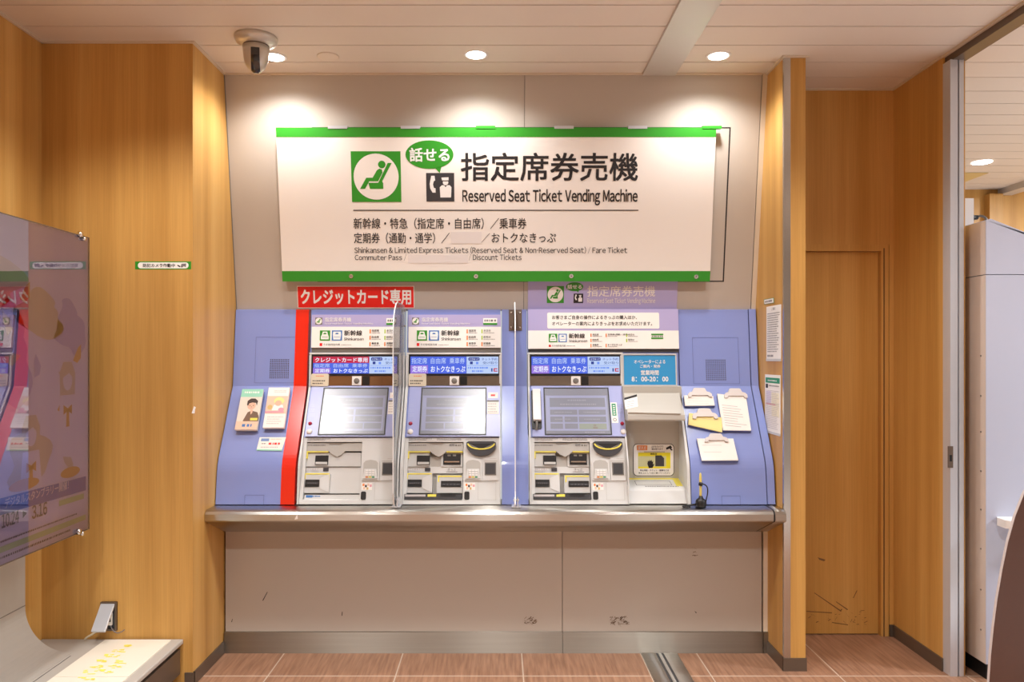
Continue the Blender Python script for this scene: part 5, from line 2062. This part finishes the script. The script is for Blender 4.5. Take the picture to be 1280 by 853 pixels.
for (px, py, w_, h_) in ((147, 815, 8, 4), (140, 821, 8, 5), (150, 829, 6, 4), (121, 835, 9, 4), (142, 835, 8, 4), (113, 842, 10, 5), (132, 841, 8, 4),
                         (108, 850, 9, 4), (128, 828, 5, 3), (160, 809, 4, 2)):
    for k in range(9):
        x, y = px + ry.uniform(-w_, w_), py + ry.uniform(-h_ / 2, h_ / 2)
        q = [FP.uv(x + dx_ * ry.uniform(.9, 2.0), y + dy_ * ry.uniform(.6, 1.3)) for dx_, dy_ in ((-1.6, -.4), (1.8, -.6), (1.4, .6), (-1.8, .5))]
        lift += 0.00001
        b.poly(FP, q, lift, lift, YW)
b.build('worn_lettering', t)
b = MB()
b.box(-1.84, -1.837, 1.0, 3.22, ZP, ZP + .0008, DKGREY)
b.build('joint_line', t)

# ------------------------------------------------------------------ socket box with an open flap
t = thing('socket_box', 'metal wall socket box with its flap propped open above the platform', 'socket', LB.at(*LB.uv(137, 788), 0))
r = LB.box(127, 752.2, 147, 788)
b = MB()
b.ring(LB, r[0], r[1], r[2], r[3], 0.008, 0, 0.012, BASEB)
b.pbox(LB, r[0], r[2], r[1], r[3], 0, 0.004, DKGREY)
b.build('plate', t, 0.001)
b = MB()
b.prect(LB, 136, 766, 141.5, 781, PAPER, .004, .012)
b.prect(LB, 136.8, 772, 140, 776.5, BLACK, .012, .016)
b.build('outlet', t, 0.001)
b = MB()
hz = r[3] - .006
dpt, drop = 0.075, 0.098
x0_, x1_ = r[0] + .002, r[2] - .008
b.add([(x0_, YC - .012, hz), (x1_, YC - .012, hz), (x1_ - .004, YC - .012 - dpt, hz - drop), (x0_ - .004, YC - .012 - dpt, hz - drop),
       (x0_, YC - .006, hz - .008), (x1_, YC - .006, hz - .008), (x1_ - .004, YC - .006 - dpt, hz - drop - .008), (x0_ - .004, YC - .006 - dpt, hz - drop - .008)],
      [[3, 2, 1, 0], [4, 5, 6, 7], [0, 1, 5, 4], [1, 2, 6, 5], [2, 3, 7, 6], [3, 0, 4, 7]], ALU)
b.build('flap', t, 0.002)
b = MB()
b.tube([LB.at(*LB.uv(137, 776), .014), LB.at(*LB.uv(131, 783), .035), LB.at(*LB.uv(120, 790), .04), LB.at(*LB.uv(113, 794), .035), LB.at(*LB.uv(110.5, 797), .03)],
       .0045, CABLE)
b.build('beige_cable', t)
b = MB()
b.tube([LB.at(*LB.uv(139.5, 781), .008), LB.at(*LB.uv(142, 787), .012), LB.at(*LB.uv(148, 791), .012), LB.at(*LB.uv(154, 789), .012), LB.at(*LB.uv(157, 786.5), .01)],
       .0022, GREYINK)
b.build('thin_cable', t)

# ------------------------------------------------------------------ right: cabinet beyond the opening
YK, XK = 3.47, 2.243
t = thing('tall_cabinet', 'tall white metal cabinet with a sloping top beyond the opening', 'cabinet', (2.6, 3.8, 0))
XK1, YK1 = 3.0, 4.15
pl = Pl((0, YK, 0), (1, 0, 0), (0, 0, 1))
zs = Zat(343, YK)
b = MB()
b.box(XK, XK1, YK, YK1, 0.075, zs - .003, CABW)
b.box(XK - .0012, XK, YK + .002, YK1, 0.075, zs - .003, CABS)
b.build('body', t, 0.002)
b = MB()
zt = Zat(273, YK)
pts = [(XK, zs), (XK1, zs), (XK1, zt - .30), (XK + .02, zt)]
b.poly(pl, [(XK, zs), (XK1, zs), (XK1, zt - .29), (XK + .022, zt - .002), (XK, zt - .008)], -(YK1 - YK), 0, CABW)
b.poly(Pl((XK - .0008, 0, 0), (0, -1, 0), (0, 0, 1)), [(-YK1, zs), (-YK - .002, zs), (-YK - .002, zt - .012), (-YK1, zt - .012)], 0, .0006, CABS)
b.build('sloping_hood', t, 0.001)
b = MB()
b.box(XK + .01, XK1, YK + .015, YK1, 0.0, 0.075, BLACK)
b.build('plinth', t)
b = MB()
SK = Pl((XK - .0012, 0, 0), (0, -1, 0), (0, 0, 1))
for py in (445, 495, 540, 589, 637, 686, 737, 787):
    z = Zat(py, YK + .04)
    b.disc(SK, -(YK + .035), z, .004, .004, 0, .002, MIDGREY, 10)
b.build('screw_row', t)
b = MB()
hy = YK
b.poly(Pl((0, 0, Zat(656, YK)), (1, 0, 0), (0, 1, 0)), [(Xat(1246, YK), hy), (XK1 - .2, hy), (XK1 - .2, hy - .10), (Xat(1249, YK), hy - .10), (Xat(1243, YK), hy - .08), (Xat(1243, YK), hy - .02)],
       0, .036, WHITE)
b.build('handle_shelf', t, .006, 3)
# little white device on top of it
t = thing('white_sensor', 'small white box with a black plug on top of the tall cabinet', 'device', (2.34, 3.76, zt))
b = MB()
xa = Xat(1200, 3.8)
b.box(xa - .02, Xat(1211, 3.8), 3.76, 3.84, zt - .012, Zat(250, 3.8), WHITE)
b.build('box', t, .01, 3)
b = MB()
b.lathe((Xat(1210.5, 3.8), 3.80, Zat(273, 3.8)), (1, 0, .1), [(0, .016), (.02, .018), (.03, .012), (.045, .012)], BLACK, 16)
b.build('plug', t)
b = MB()
b.tube([(Xat(1220, 3.8), 3.8, Zat(271.5, 3.8)), (Xat(1225, 3.8), 3.79, Zat(270, 3.8)), (Xat(1229, 3.8), 3.78, Zat(273, 3.8)), (Xat(1230, 3.8), 3.78, Zat(278, 3.8))], .006, MIDGREY)
b.build('cable', t)

# dark brown rounded panel in the foreground at the right edge
YF = 2.75
pl = Pl((0, YF, 0), (1, 0, 0), (0, 0, 1))
ed = [(1236, 880), (1236.5, 853), (1238.5, 820), (1242, 785), (1246.5, 750), (1253, 712), (1260, 678), (1269, 646), (1280, 618), (1296, 588), (1318, 560), (1345, 540), (1380, 528)]
q = [(Xat(x, YF), Zat(y, YF)) for x, y in ed]
q = [(q[0][0], 0.0)] + q + [(q[-1][0] + .25, q[-1][1]), (q[-1][0] + .25, 0.0)]
t = thing('room_divider', 'dark brown room divider with a rounded pale edge in the right foreground', 'divider', (2.2, YF, 0))
b = MB()
b.poly(pl, q, -0.009, 0, BROWN)
b.build('board', t)
b = MB()
edge = []
for i in range(1, len(q) - 2):
    a, c = Vector(q[i]), Vector(q[i + 1])
    edge.append((a, c))
for a, c in edge:
    nrm = Vector((-(c - a).y, (c - a).x)).normalized() * 0.002
    b.poly(pl, [(a.x, a.y), (c.x, c.y), (c.x + nrm.x, c.y + nrm.y), (a.x + nrm.x, a.y + nrm.y)], -0.010, 0.001, mat('pale_edging', S(196, 186, 184), .4))
b.build('edging', t)
